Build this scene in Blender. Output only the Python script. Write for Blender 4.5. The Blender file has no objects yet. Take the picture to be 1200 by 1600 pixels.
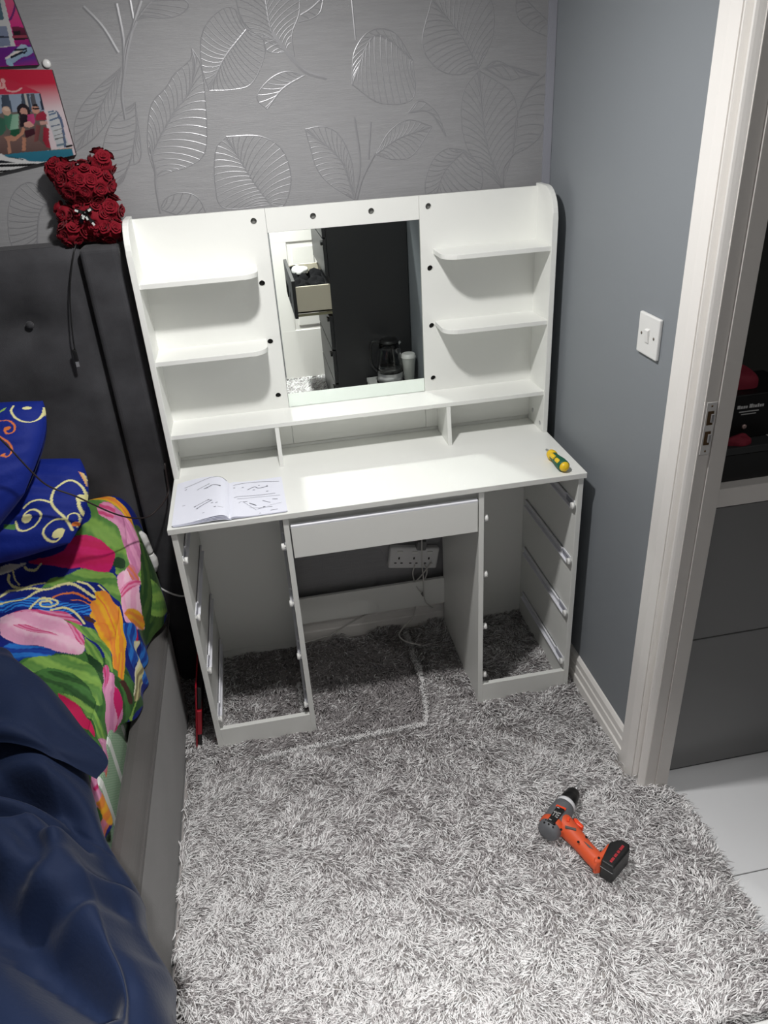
import bpy, bmesh, math, random
import numpy as np
from mathutils import Vector, Matrix, Quaternion

# ------------------------------------------------------------------ camera, world, lamps, exposure
scene = bpy.context.scene
COL = scene.collection
cam_data = bpy.data.cameras.new('camera'); cam = bpy.data.objects.new('camera', cam_data); COL.objects.link(cam)
cam_data.sensor_fit = 'VERTICAL'; cam_data.sensor_height = 36.0
cam_data.lens = 1176.07 / 1600.0 * 36.0
cam_data.clip_start = 0.02
_r = Vector((0.98193784, -0.18046634, -0.05683297)); _u = Vector((0.13641891, 0.4671585, 0.87358618)); _f = Vector((0.1311029, 0.86556042, -0.48333963))
cam.matrix_world = Matrix(((_r[0], _u[0], -_f[0], -0.26536), (_r[1], _u[1], -_f[1], -2.14298), (_r[2], _u[2], -_f[2], 1.68769), (0, 0, 0, 1)))
scene.camera = cam

world = bpy.data.worlds.new('world'); scene.world = world; world.use_nodes = True
world.node_tree.nodes['Background'].inputs['Color'].default_value = (0.8, 0.9, 1.0, 1)
world.node_tree.nodes['Background'].inputs['Strength'].default_value = 0.02

PI_ = math.pi
LAMP_XY = (-0.22, -0.80); LAMP_Z = 2.10
def ceiling_lamp(x, y, z, power, radius, color=(1.0, 0.985, 0.965), spread=PI_):
    ld = bpy.data.lights.new('downlight_lamp', 'AREA'); ld.shape = 'DISK'; ld.size = radius * 2; ld.energy = power; ld.color = color; ld.spread = spread
    lo = bpy.data.objects.new('downlight_lamp', ld); COL.objects.link(lo); lo.location = (x, y, z); return lo
ceiling_lamp(LAMP_XY[0], LAMP_XY[1], LAMP_Z, 18.5, 0.05)
ceiling_lamp(-0.25, -2.45, LAMP_Z, 24.0, 0.05, spread=math.radians(92))
ceiling_lamp(1.25, -1.9, 2.30, 6.0, 0.06)  # added hall lamp without a fixture, brightens the hall beyond the doorway

scene.view_settings.view_transform = 'Standard'; scene.view_settings.look = 'None'
scene.view_settings.gamma = 1.0; scene.view_settings.use_curve_mapping = False
scene.view_settings.exposure = 0.0
scene.cycles.use_denoising = True
scene.cycles.max_bounces = 8; scene.cycles.diffuse_bounces = 4; scene.cycles.blur_glossy = 0.0; scene.cycles.glossy_bounces = 5; scene.cycles.transmission_bounces = 8
scene.cycles.sample_clamp_indirect = 0.0
scene.cycles.use_guiding = True; scene.cycles.use_surface_guiding = True; scene.cycles.guiding_training_samples = 32; scene.cycles.surface_guiding_probability = 0.6

# ------------------------------------------------------------------ helpers
rng = np.random.default_rng(7); random.seed(7); PI = math.pi
def lin(c):
    return tuple((v / 255 / 12.92) if v / 255 <= 0.04045 else ((v / 255 + 0.055) / 1.055) ** 2.4 for v in c)
def mat(name, rgb, rough=0.5, metal=0.0, bump=0.0, scale=200.0, var=0.0, vscale=8.0, stretch=(1, 1, 1), sheen=0.0, spec=0.5, coat=0.0):
    m = bpy.data.materials.new(name); m.use_nodes = True; nt = m.node_tree; b = nt.nodes['Principled BSDF']
    c = lin(rgb) + (1,)
    b.inputs['Base Color'].default_value = c; b.inputs['Roughness'].default_value = rough; b.inputs['Metallic'].default_value = metal
    b.inputs['Specular IOR Level'].default_value = spec
    if sheen: b.inputs['Sheen Weight'].default_value = sheen; b.inputs['Sheen Roughness'].default_value = 0.4
    if coat: b.inputs['Coat Weight'].default_value = coat
    if bump or var:
        tc = nt.nodes.new('ShaderNodeTexCoord'); mp = nt.nodes.new('ShaderNodeMapping'); mp.inputs['Scale'].default_value = stretch
        nt.links.new(tc.outputs['Object'], mp.inputs['Vector'])
    if var:
        n = nt.nodes.new('ShaderNodeTexNoise'); n.inputs['Scale'].default_value = vscale; n.inputs['Detail'].default_value = 5
        nt.links.new(mp.outputs['Vector'], n.inputs['Vector'])
        rp = nt.nodes.new('ShaderNodeValToRGB'); rp.color_ramp.elements[0].position = 0.3; rp.color_ramp.elements[1].position = 0.7
        rp.color_ramp.elements[0].color = tuple(v * (1 - var) for v in c[:3]) + (1,); rp.color_ramp.elements[1].color = tuple(min(1, v * (1 + var)) for v in c[:3]) + (1,)
        nt.links.new(n.outputs['Fac'], rp.inputs['Fac']); nt.links.new(rp.outputs['Color'], b.inputs['Base Color'])
    if bump:
        n2 = nt.nodes.new('ShaderNodeTexNoise'); n2.inputs['Scale'].default_value = scale; n2.inputs['Detail'].default_value = 3
        nt.links.new(mp.outputs['Vector'], n2.inputs['Vector'])
        bp_ = nt.nodes.new('ShaderNodeBump'); bp_.inputs['Strength'].default_value = bump; bp_.inputs['Distance'].default_value = 0.002
        nt.links.new(n2.outputs['Fac'], bp_.inputs['Height']); nt.links.new(bp_.outputs['Normal'], b.inputs['Normal'])
    return m
def mat_printed(name, rough=0.7, bump=0.25, scale=700.0, sheen=0.0, spec=0.3):
    m = mat(name, (128, 128, 128), rough, bump=bump, scale=scale, sheen=sheen, spec=spec); nt = m.node_tree
    a = nt.nodes.new('ShaderNodeVertexColor'); a.layer_name = 'print'
    nt.links.new(a.outputs['Color'], nt.nodes['Principled BSDF'].inputs['Base Color']); return m
def glass(name, rgb=(255, 255, 255), rough=0.02, ior=1.45):
    m = mat(name, rgb, rough, spec=0.5); b = m.node_tree.nodes['Principled BSDF']; b.inputs['Transmission Weight'].default_value = 1; b.inputs['IOR'].default_value = ior; return m

ORIGIN = {}
def empty(name, loc, label, cat, group=None):
    o = bpy.data.objects.new(name, None); COL.objects.link(o); o.location = loc; o.empty_display_size = 0.05; ORIGIN[o.name] = Vector(loc)
    o['label'] = label; o['category'] = cat
    if group: o['group'] = group
    return o
def tag(o, label, cat, group=None, kind=None):
    if label: o['label'] = label
    if cat: o['category'] = cat
    if group: o['group'] = group
    if kind: o['kind'] = kind
    return o
class MB:
    """collects shapes given in world coordinates"""
    def __init__(s): s.v = []; s.f = []; s.sm = []
    def add(s, v, f, smooth=False):
        k = len(s.v); s.v += [tuple(map(float, p)) for p in v]; s.f += [tuple(i + k for i in q) for q in f]; s.sm += [smooth] * len(f); return s
    def box(s, a, b):
        (x0, y0, z0), (x1, y1, z1) = [[min(a[i], b[i]) for i in range(3)], [max(a[i], b[i]) for i in range(3)]]
        return s.add([(x0, y0, z0), (x1, y0, z0), (x1, y1, z0), (x0, y1, z0), (x0, y0, z1), (x1, y0, z1), (x1, y1, z1), (x0, y1, z1)],
                     [(3, 2, 1, 0), (4, 5, 6, 7), (0, 1, 5, 4), (1, 2, 6, 5), (2, 3, 7, 6), (3, 0, 4, 7)])
    def prism(s, pts, axis, lo, hi):
        """outline pts (2D) extruded along axis between lo and hi"""
        ar = sum(pts[i][0] * pts[(i + 1) % len(pts)][1] - pts[(i + 1) % len(pts)][0] * pts[i][1] for i in range(len(pts)))
        if ar < 0: pts = pts[::-1]
        def P(q, h): return {'x': (h, q[0], q[1]), 'y': (q[0], h, q[1]), 'z': (q[0], q[1], h)}[axis]
        n = len(pts); v = [P(q, lo) for q in pts] + [P(q, hi) for q in pts]
        f = [tuple(range(n))[::-1], tuple(range(n, 2 * n))] + [(i, (i + 1) % n, n + (i + 1) % n, n + i) for i in range(n)]
        if axis == 'y': f = [q[::-1] for q in f]
        return s.add(v, f)
    def tube(s, pts, r, n=7, smooth_curve=True, cap=True):
        P = [Vector(p) for p in pts]
        if smooth_curve and len(P) > 2:
            Q = []; E = [P[0] * 2 - P[1]] + P + [P[-1] * 2 - P[-2]]
            for i in range(1, len(E) - 2):
                for k in range(6):
                    t = k / 6; a, b, c, d = E[i - 1:i + 3]
                    Q.append(0.5 * ((2 * b) + (c - a) * t + (2 * a - 5 * b + 4 * c - d) * t * t + (3 * b - a - 3 * c + d) * t ** 3))
            P = Q + [P[-1]]
        R = r if hasattr(r, '__len__') else [r] * len(P)
        if len(R) != len(P): R = list(np.interp(np.linspace(0, 1, len(P)), np.linspace(0, 1, len(R)), R))
        v = []; up = Vector((0, 0, 1)); T0 = (P[1] - P[0]).normalized(); a = T0.orthogonal().normalized()
        for i, p in enumerate(P):
            T = ((P[min(i + 1, len(P) - 1)] - P[max(i - 1, 0)])).normalized(); a = (a - T * a.dot(T)).normalized(); b = T.cross(a)
            v += [p + (a * math.cos(2 * PI * k / n) + b * math.sin(2 * PI * k / n)) * R[i] for k in range(n)]
        m = len(P); f = [(i * n + k, i * n + (k + 1) % n, (i + 1) * n + (k + 1) % n, (i + 1) * n + k) for i in range(m - 1) for k in range(n)]
        if cap: f += [tuple(range(n))[::-1], tuple(range((m - 1) * n, m * n))]
        return s.add(v, f, True)
    def lathe(s, prof, origin, axis, n=20):
        """prof [(distance along axis, radius)]"""
        A = Vector(axis).normalized(); a = A.orthogonal().normalized(); b = A.cross(a); O = Vector(origin); v = []
        for d, r in prof: v += [O + A * d + (a * math.cos(2 * PI * k / n) + b * math.sin(2 * PI * k / n)) * max(r, 1e-5) for k in range(n)]
        m = len(prof); f = [(i * n + k, i * n + (k + 1) % n, (i + 1) * n + (k + 1) % n, (i + 1) * n + k) for i in range(m - 1) for k in range(n)]
        f += [tuple(range(n))[::-1], tuple(range((m - 1) * n, m * n))]
        return s.add(v, f, True)
    def grid(s, X, Y, Z, closed=False):
        h, w = X.shape; v = np.stack([X, Y, Z], -1).reshape(-1, 3)
        f = [(i * w + j, i * w + j + 1, (i + 1) * w + j + 1, (i + 1) * w + j) for i in range(h - 1) for j in range(w - 1)]
        return s.add(v, f, True)
    def ribbon(s, pts, w, normal, lift=0.0, tent=0.0):
        """flat strip of width w lying along pts"""
        P = [Vector(p) for p in pts]; N = Vector(normal); v = []
        for i, p in enumerate(P):
            T = (P[min(i + 1, len(P) - 1)] - P[max(i - 1, 0)]).normalized(); B = T.cross(N).normalized() * w / 2
            v += [p + N * lift - B, p + N * (lift + tent), p + N * lift + B] if tent else [p + N * lift - B, p + N * lift + B]
        k = 3 if tent else 2
        return s.add(v, [(i * k + j, i * k + j + 1, (i + 1) * k + j + 1, (i + 1) * k + j) for i in range(len(P) - 1) for j in range(k - 1)])
    def build(s, name, m, parent=None, bevel=0.0, seg=2, angle=0.6):
        me = bpy.data.meshes.new(name); o0 = ORIGIN[parent.name] if parent else Vector((0, 0, 0))
        me.from_pydata([(p[0] - o0[0], p[1] - o0[1], p[2] - o0[2]) for p in s.v], [], s.f)
        if any(s.sm): me.polygons.foreach_set('use_smooth', s.sm)
        me.update()
        o = bpy.data.objects.new(name, me); COL.objects.link(o); me.materials.append(m)
        if parent: o.parent = parent
        ORIGIN[o.name] = o0
        if bevel:
            d = o.modifiers.new('bevel', 'BEVEL'); d.width = bevel; d.segments = seg; d.limit_method = 'ANGLE'; d.angle_limit = angle
        return o
def structure(name, mb, m, parent=None, bevel=0.0):
    o = mb.build(name, m, parent, bevel)
    if not parent: o['kind'] = 'structure'
    return o
def inside(P, poly):
    """even-odd test of points P (N,2) against a polygon"""
    q = np.array(poly, float); r = np.zeros(len(P), bool); lo = q.min(0); hi = q.max(0)
    k = np.where((P[:, 0] >= lo[0]) & (P[:, 0] <= hi[0]) & (P[:, 1] >= lo[1]) & (P[:, 1] <= hi[1]))[0]
    x = P[k, 0]; y = P[k, 1]; c = np.zeros(len(k), bool)
    for (x1, y1), (x2, y2) in zip(q, np.roll(q, -1, 0)):
        if y1 == y2: continue
        c ^= ((y1 > y) != (y2 > y)) & (x < (x2 - x1) * (y - y1) / (y2 - y1) + x1)
    r[k] = c; return r
def smooth_line(pts, n=7):
    E = np.array(pts, float)
    if len(E) < 3: return E
    E = np.vstack([2 * E[0] - E[1], E, 2 * E[-1] - E[-2]]); Q = []
    for i in range(1, len(E) - 2):
        a, b, c, d = E[i - 1:i + 3]
        for k in range(n):
            t = k / n; Q.append(0.5 * (2 * b + (c - a) * t + (2 * a - 5 * b + 4 * c - d) * t * t + (3 * b - a - 3 * c + d) * t ** 3))
    return np.array(Q + [E[-2]])
def paint(P, layers, base, streak=True):
    """flat print on cloth or paper: P chart coordinates in mm, returns linear colours"""
    C = np.tile(np.array(lin(base)), (len(P), 1))
    nz = np.sin(P[:, 0] * .31 + 2 * np.sin(P[:, 1] * .07)) * .5 + np.sin(P[:, 1] * .23 + 1.7 * np.sin(P[:, 0] * .11)) * .5
    for L in layers:
        if L[0] in ('poly', 'band'):
            k = inside(P, smooth_line(L[1] + [L[1][0]], 4) if streak else L[1]); a = np.array(lin(L[2])); b = np.array(lin(L[3]))
            if not k.any(): continue
            q = np.array(L[1], float); q = q - q.mean(0); d = np.linalg.svd(q, full_matrices=False)[2][1]; w = P[k] @ d
            L_ = np.array(L[1], float) @ d; w = (w - L_.mean()) / max(np.ptp(L_), 1e-6)
            t = np.clip(.5 + .40 * np.sin(w * 14 + .45 * nz[k]) + .13 * np.sin(w * 43 + .8 * nz[k]), 0, 1) if streak else np.clip(.5 + w, 0, 1)
            if L[0] == 'band': t = np.clip(.5 + 1.6 * np.sin(P[k, 1] * .55 + 1.2 * np.sin(P[k, 0] * .09) + nz[k]), 0, 1)
            C[k] = a * (1 - t[:, None] * .9) + b * (t[:, None] * .9)
        elif L[0] == 'line':
            Q = smooth_line(L[1], 6); d = np.full(len(P), 1e9); lo = Q.min(0) - L[2]; hi = Q.max(0) + L[2]
            k = np.where((P[:, 0] > lo[0]) & (P[:, 0] < hi[0]) & (P[:, 1] > lo[1]) & (P[:, 1] < hi[1]))[0]; p = P[k]; dd = np.full(len(k), 1e9)
            for a, b in zip(Q[:-1], Q[1:]):
                e = b - a; t = np.clip(((p - a) @ e) / max(e @ e, 1e-9), 0, 1); dd = np.minimum(dd, np.hypot(*(p - a - t[:, None] * e).T))
            C[k[dd < L[2] / 2]] = lin(L[3])
        else:
            C[np.hypot(P[:, 0] - L[1][0][0], P[:, 1] - L[1][0][1]) < L[2]] = lin(L[3])
    return C
def set_print(o, C):
    a = o.data.color_attributes.new('print', 'FLOAT_COLOR', 'POINT'); a.data.foreach_set('color', np.hstack([C, np.ones((len(C), 1))]).astype(np.float32).ravel())
def text_mesh(name, body, size, m, parent, matrix, depth=0.0003):
    cu = bpy.data.curves.new(name, 'FONT'); cu.body = body; cu.size = size; cu.extrude = depth; cu.align_x = 'CENTER'; cu.align_y = 'CENTER'
    t = bpy.data.objects.new(name, cu); me = bpy.data.meshes.new_from_object(t); bpy.data.objects.remove(t)
    o = bpy.data.objects.new(name, me); COL.objects.link(o); me.materials.append(m); o.parent = parent; o.matrix_local = matrix; ORIGIN[o.name] = Vector((0, 0, 0)); return o
def seg_dist(x, y, P):
    d = np.full(len(x), 9.)
    for a, b in zip(P[:-1], P[1:]):
        a = np.array(a); e = np.array(b) - a; t = np.clip(((x - a[0]) * e[0] + (y - a[1]) * e[1]) / (e @ e), 0, 1); d = np.minimum(d, np.hypot(x - a[0] - t * e[0], y - a[1] - t * e[1]))
    return d

# ------------------------------------------------------------------ soft surfaces and traced prints (mm)
SY=np.array([-1.40,-1.1,-.95,-.85,-.75,-.62,-.54,-.45,-.35,-.28,-.20,-.15,-.05])
SZ=np.array([.47,.48,.49,.495,.50,.515,.52,.53,.545,.57,.62,.66,.70])
SE=np.array([-.765,-.765,-.765,-.76,-.755,-.735,-.73,-.73,-.73,-.72,-.715,-.715,-.75])
SH=np.array([-.716,-.717,-.720,-.733,-.726,-.69,-.68,-.695,-.69,-.655,-.648,-.668,-.70])
SB=np.array([.36,.36,.365,.42,.42,.365,.362,.362,.366,.38,.395,.45,.58])
def smooth_table(y,T):
    # Catmull-like smoothing: average of shifted linear interpolations
    return sum(np.interp(y+d,SY,T) for d in (-.03,-.015,0,.015,.03))/5
def sheet_surface(s,t):
    """bed cover: s across (0 far side .. .75 edge .. 1 hem), t from headboard to foot"""
    y=-.055-1.30*t
    zt,xe,xh,zb=(smooth_table(y,T) for T in (SZ,SE,SH,SB))
    top=s<.75; q=np.clip((s-.75)/.25,0,1); a=q*np.pi/2
    x=np.where(top,-1.32+(xe+1.32)*np.minimum(s,.75)/.75, xe+(xh-xe)*np.sin(a))
    z=np.where(top,zt,zb+(zt-zb)*np.cos(a))
    A=np.where(top,x,xe+q*(zt-zb)*1.12)
    k=np.clip((s-.05)/.3,0,1)*np.where(top,1,.6)
    z=z+k*(.007*np.sin(19*x+31*y+1.5*np.sin(9*y))+.005*np.sin(47*x-23*y+2*np.sin(11*x))+.0035*np.sin(83*y+31*x+1.7*np.sin(17*x+3)))
    x=x+np.where(top,0,q*.006*np.sin(45*y+2*np.sin(13*y)))
    return x,y,z,A,y
def pillow_surface(s,t,C,T,side=1):
    BL,BR,TR,TL=[np.array(c) for c in C]
    w=np.linalg.norm(BR-BL); h=np.linalg.norm(TL-BL)
    n=np.cross(BR-BL,TL-BL); n/=np.linalg.norm(n)
    e=(16*s*(1-s)*t*(1-t))
    f=T*np.clip(e,0,1)**.42
    a,b=(2*s-1)*1.03,(2*t-1)*1.03; s2=.5+.5*a*np.sqrt(1-.2*b*b); t2=.5+.5*b*np.sqrt(1-.2*a*a)
    P=[BL[i]*(1-s2)*(1-t2)+BR[i]*s2*(1-t2)+TR[i]*s2*t2+TL[i]*(1-s2)*t2 for i in range(3)]
    wr=.006*np.sin(23*s*w*2+9*t)*np.clip(e,0,1)+.004*np.sin(41*t+17*s)*np.clip(e,0,1)
    P=[P[i]+side*n[i]*(f+wr) for i in range(3)]
    return P[0],P[1],P[2],s*w,t*h
PILLOW_UP=((-1.24,-.47,.60),(-.885,-.32,.87),(-.815,-.15,1.055),(-1.32,-.16,1.04))
PILLOW_LOW=((-1.40,-.34,.655),(-.805,-.325,.700),(-.765,-.135,.875),(-1.36,-.12,.87))
COVER_PRINT=[('poly', [(-716, -912), (-669, -857), (-628, -1030), (-686, -1072)], (222, 120, 55), (200, 120, 165)), ('poly', [(-667, -167), (-582, -74), (-504, -278), (-594, -408)], (26, 62, 30), (70, 100, 45)), ('poly', [(-974, -674), (-979, -574), (-953, -540), (-920, -539), (-872, -533), (-817, -550), (-795, -550), (-764, -585), (-663, -585), (-615, -643)], (72, 124, 60), (26, 62, 30)), ('poly', [(-985, -553), (-712, -613), (-563, -587), (-611, -671), (-668, -860), (-671, -1020), (-871, -1048)], (72, 124, 60), (26, 62, 30)), ('poly', [(-833, -55), (-776, -55), (-727, -83), (-673, -101), (-627, -161), (-629, -250), (-599, -280), (-732, -304), (-750, -224), (-815, -176), (-863, -172), (-843, -159), (-814, -109)], (72, 124, 60), (140, 180, 84)), ('poly', [(-821, -55), (-776, -55), (-723, -83), (-663, -107), (-649, -159), (-678, -144), (-733, -103), (-774, -77)], (222, 120, 55), (232, 178, 32)), ('poly', [(-796, -92), (-782, -83), (-757, -88), (-714, -120), (-657, -141), (-632, -172), (-632, -200), (-651, -269), (-695, -260), (-723, -206), (-739, -150), (-768, -124), (-789, -111)], (200, 120, 165), (236, 165, 200)), ('poly', [(-796, -92), (-782, -83), (-757, -88), (-745, -103), (-755, -124), (-789, -111)], (205, 28, 105), (236, 165, 200)), ('poly', [(-741, -243), (-718, -256), (-725, -278), (-755, -260)], (26, 62, 30), (26, 62, 30)), ('poly', [(-943, -302), (-925, -267), (-885, -267), (-841, -250), (-796, -265), (-758, -282), (-740, -308), (-732, -338), (-712, -392), (-749, -356), (-780, -317), (-816, -291), (-864, -284), (-912, -287)], (72, 124, 60), (140, 180, 84)), ('poly', [(-988, -209), (-956, -206), (-905, -208), (-879, -204), (-855, -176), (-831, -172), (-784, -185), (-751, -219), (-746, -243), (-760, -273), (-775, -274), (-841, -248), (-885, -245), (-941, -228)], (205, 28, 105), (190, 22, 80)), ('poly', [(-721, -282), (-694, -263), (-664, -274), (-643, -280), (-634, -310), (-583, -345), (-569, -354), (-632, -427), (-650, -427), (-683, -433), (-707, -401), (-733, -341), (-737, -302)], (236, 165, 200), (245, 205, 222)), ('poly', [(-713, -274), (-686, -261), (-646, -282), (-671, -304)], (222, 120, 55), (200, 120, 165)), ('poly', [(-732, -338), (-649, -287), (-644, -299), (-716, -360)], (205, 28, 105), (236, 165, 200)), ('poly', [(-697, -412), (-634, -356), (-584, -338), (-572, -358), (-634, -414)], (222, 120, 55), (232, 178, 32)), ('poly', [(-632, -183), (-580, -174), (-591, -235), (-577, -243), (-547, -312), (-572, -334), (-587, -338), (-640, -278)], (26, 62, 30), (70, 100, 45)), ('poly', [(-593, -248), (-520, -215), (-477, -222), (-549, -302), (-571, -304)], (140, 180, 84), (72, 124, 60)), ('poly', [(-1056, -221), (-1034, -213), (-988, -211), (-1013, -221), (-1051, -250)], (232, 228, 216), (232, 228, 216)), ('band', [(-1053, -315), (-942, -323), (-884, -340), (-804, -375), (-806, -408), (-925, -369), (-1042, -354)], (45, 135, 225), (10, 34, 140)), ('poly', [(-1016, -483), (-988, -462), (-924, -499), (-872, -529), (-904, -540), (-955, -537), (-1006, -537)], (10, 34, 140), (45, 135, 225)), ('line', [(-1031, -245), (-1029, -265), (-1014, -278), (-980, -287), (-936, -276)], 6.4, (228, 222, 160)), ('line', [(-1024, -228), (-1015, -256), (-1002, -274)], 4.1, (228, 222, 160)), ('line', [(-1048, -306), (-1028, -287), (-996, -289), (-959, -297), (-932, -302), (-904, -286), (-869, -286), (-841, -302), (-797, -345)], 5.9, (228, 222, 160)), ('line', [(-1044, -330), (-1021, -327), (-989, -332), (-962, -312), (-928, -300)], 6.4, (228, 222, 160)), ('line', [(-911, -328), (-889, -308), (-857, -310), (-827, -332), (-803, -362)], 5.0, (222, 120, 55)), ('line', [(-866, -332), (-839, -338), (-803, -380)], 3.2, (222, 120, 55)), ('line', [(-848, -284), (-820, -299), (-797, -330)], 5.0, (228, 222, 160)), ('line', [(-789, -314), (-773, -334), (-764, -349)], 4.5, (228, 222, 160)), ('line', [(-960, -369), (-948, -334), (-931, -327), (-903, -334), (-897, -345), (-914, -351), (-935, -351), (-940, -338), (-922, -334), (-912, -341)], 5.0, (228, 222, 160)), ('line', [(-912, -362), (-882, -360), (-855, -379), (-832, -410), (-812, -449)], 5.9, (228, 222, 160)), ('line', [(-994, -219), (-985, -226), (-963, -232), (-949, -224)], 5.9, (228, 222, 160)), ('poly', [(-1040, -367), (-1016, -369), (-972, -369), (-945, -369), (-900, -367), (-869, -380), (-842, -416), (-817, -453), (-818, -475), (-803, -513), (-799, -540), (-809, -552), (-845, -539), (-873, -527), (-929, -494), (-988, -462), (-1017, -444), (-1025, -429)], (236, 165, 200), (245, 205, 222)), ('poly', [(-1016, -369), (-972, -369), (-945, -369), (-900, -367), (-869, -380), (-842, -416), (-817, -453), (-848, -442), (-891, -403), (-946, -380)], (205, 28, 105), (236, 165, 200)), ('poly', [(-856, -440), (-827, -453), (-810, -492), (-800, -531), (-820, -511), (-838, -473)], (205, 28, 105), (236, 165, 200)), ('poly', [(-995, -418), (-960, -416), (-907, -455), (-869, -488), (-914, -466), (-962, -436)], (205, 28, 105), (236, 165, 200)), ('poly', [(-808, -488), (-766, -553), (-749, -592), (-748, -619), (-771, -583), (-795, -552)], (140, 180, 84), (72, 124, 60)), ('poly', [(-979, -574), (-936, -544), (-872, -537), (-816, -559), (-767, -615), (-738, -682), (-720, -723), (-750, -728), (-769, -684), (-820, -615), (-882, -578), (-926, -592)], (140, 180, 84), (72, 124, 60)), ('poly', [(-906, -643), (-896, -592), (-857, -596), (-803, -641), (-761, -704), (-750, -728), (-792, -713), (-827, -687)], (72, 124, 60), (26, 62, 30)), ('poly', [(-869, -425), (-842, -442), (-814, -459), (-783, -472), (-748, -537), (-731, -576), (-709, -628), (-738, -613), (-748, -574), (-779, -520), (-811, -483)], (72, 124, 60), (140, 180, 84)), ('poly', [(-799, -548), (-772, -578), (-747, -615), (-750, -632), (-776, -602)], (26, 62, 30), (26, 62, 30)), ('poly', [(-821, -408), (-800, -418), (-787, -442), (-811, -431)], (70, 40, 35), (70, 40, 35)), ('poly', [(-801, -327), (-766, -338), (-746, -377), (-719, -407), (-684, -462), (-663, -552), (-663, -606), (-665, -630), (-682, -635), (-689, -620), (-710, -617), (-721, -585), (-743, -553), (-770, -496), (-783, -466), (-791, -446), (-789, -429), (-805, -412), (-801, -397), (-806, -382), (-805, -356), (-796, -353)], (232, 178, 32), (222, 120, 55)), ('line', [(-794, -340), (-760, -405), (-729, -499), (-703, -607)], 3.8, (222, 120, 55)), ('line', [(-790, -446), (-760, -447), (-732, -548)], 3.4, (222, 120, 55)), ('poly', [(-696, -570), (-663, -552), (-663, -606), (-665, -630), (-682, -635), (-689, -620)], (222, 120, 55), (232, 178, 32)), ('poly', [(-625, -399), (-602, -434), (-604, -447), (-626, -436)], (190, 22, 80), (190, 22, 80)), ('poly', [(-690, -446), (-630, -408), (-611, -451), (-617, -531), (-623, -557), (-661, -529)], (10, 34, 140), (45, 135, 225)), ('poly', [(-614, -449), (-594, -429), (-602, -509), (-594, -539), (-612, -624), (-618, -628), (-613, -563)], (228, 222, 160), (232, 228, 216)), ('poly', [(-601, -507), (-568, -522), (-589, -609), (-616, -635), (-609, -600)], (228, 222, 160), (70, 40, 35)), ('poly', [(-591, -421), (-544, -407), (-540, -434), (-558, -526), (-582, -531), (-578, -449)], (10, 34, 140), (45, 135, 225)), ('poly', [(-713, -630), (-690, -632), (-635, -628), (-614, -630), (-616, -652), (-614, -674), (-629, -702), (-650, -732), (-635, -691), (-669, -658), (-696, -652)], (72, 124, 60), (26, 62, 30)), ('poly', [(-682, -639), (-658, -626), (-618, -639), (-632, -654), (-651, -645)], (70, 40, 35), (70, 40, 35)), ('poly', [(-614, -674), (-610, -643), (-598, -624), (-606, -648), (-602, -667)], (140, 180, 84), (140, 180, 84)), ('poly', [(-747, -624), (-739, -611), (-723, -630), (-702, -633), (-695, -654), (-673, -658), (-659, -669), (-634, -695), (-655, -741), (-673, -825), (-672, -840), (-670, -795), (-682, -771), (-701, -749), (-708, -715), (-736, -682)], (200, 120, 165), (236, 165, 200)), ('poly', [(-693, -659), (-673, -658), (-646, -680), (-655, -741), (-673, -825), (-644, -723), (-678, -697)], (205, 28, 105), (205, 28, 105)), ('poly', [(-747, -624), (-739, -611), (-723, -630), (-722, -650), (-727, -680)], (205, 28, 105), (200, 120, 165)), ('poly', [(-841, -685), (-797, -717), (-782, -730), (-767, -758), (-735, -786), (-717, -819), (-687, -786), (-708, -771), (-740, -751), (-784, -713)], (140, 180, 84), (72, 124, 60)), ('poly', [(-839, -687), (-809, -708), (-787, -726), (-765, -765), (-735, -799), (-731, -821), (-782, -778), (-821, -730)], (190, 22, 80), (190, 22, 80)), ('poly', [(-717, -819), (-704, -801), (-681, -788), (-671, -804), (-670, -853), (-665, -868), (-659, -883), (-653, -896), (-655, -929), (-686, -974), (-715, -959), (-706, -905), (-709, -873), (-695, -836)], (200, 120, 165), (236, 165, 200)), ('poly', [(-704, -883), (-678, -847), (-668, -858), (-659, -883), (-658, -884), (-679, -894)], (222, 120, 55), (200, 120, 165)), ('line', [(-701, -942), (-666, -899), (-657, -886), (-653, -896)], 7.1, (205, 28, 105)), ('line', [(-707, -812), (-681, -799), (-672, -838)], 5.8, (236, 165, 200)), ('poly', [(-691, -966), (-652, -897), (-638, -937), (-628, -959), (-653, -974)], (222, 120, 55), (232, 178, 32)), ('poly', [(-779, -894), (-747, -897), (-731, -909), (-767, -916)], (190, 22, 80), (190, 22, 80))]
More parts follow.
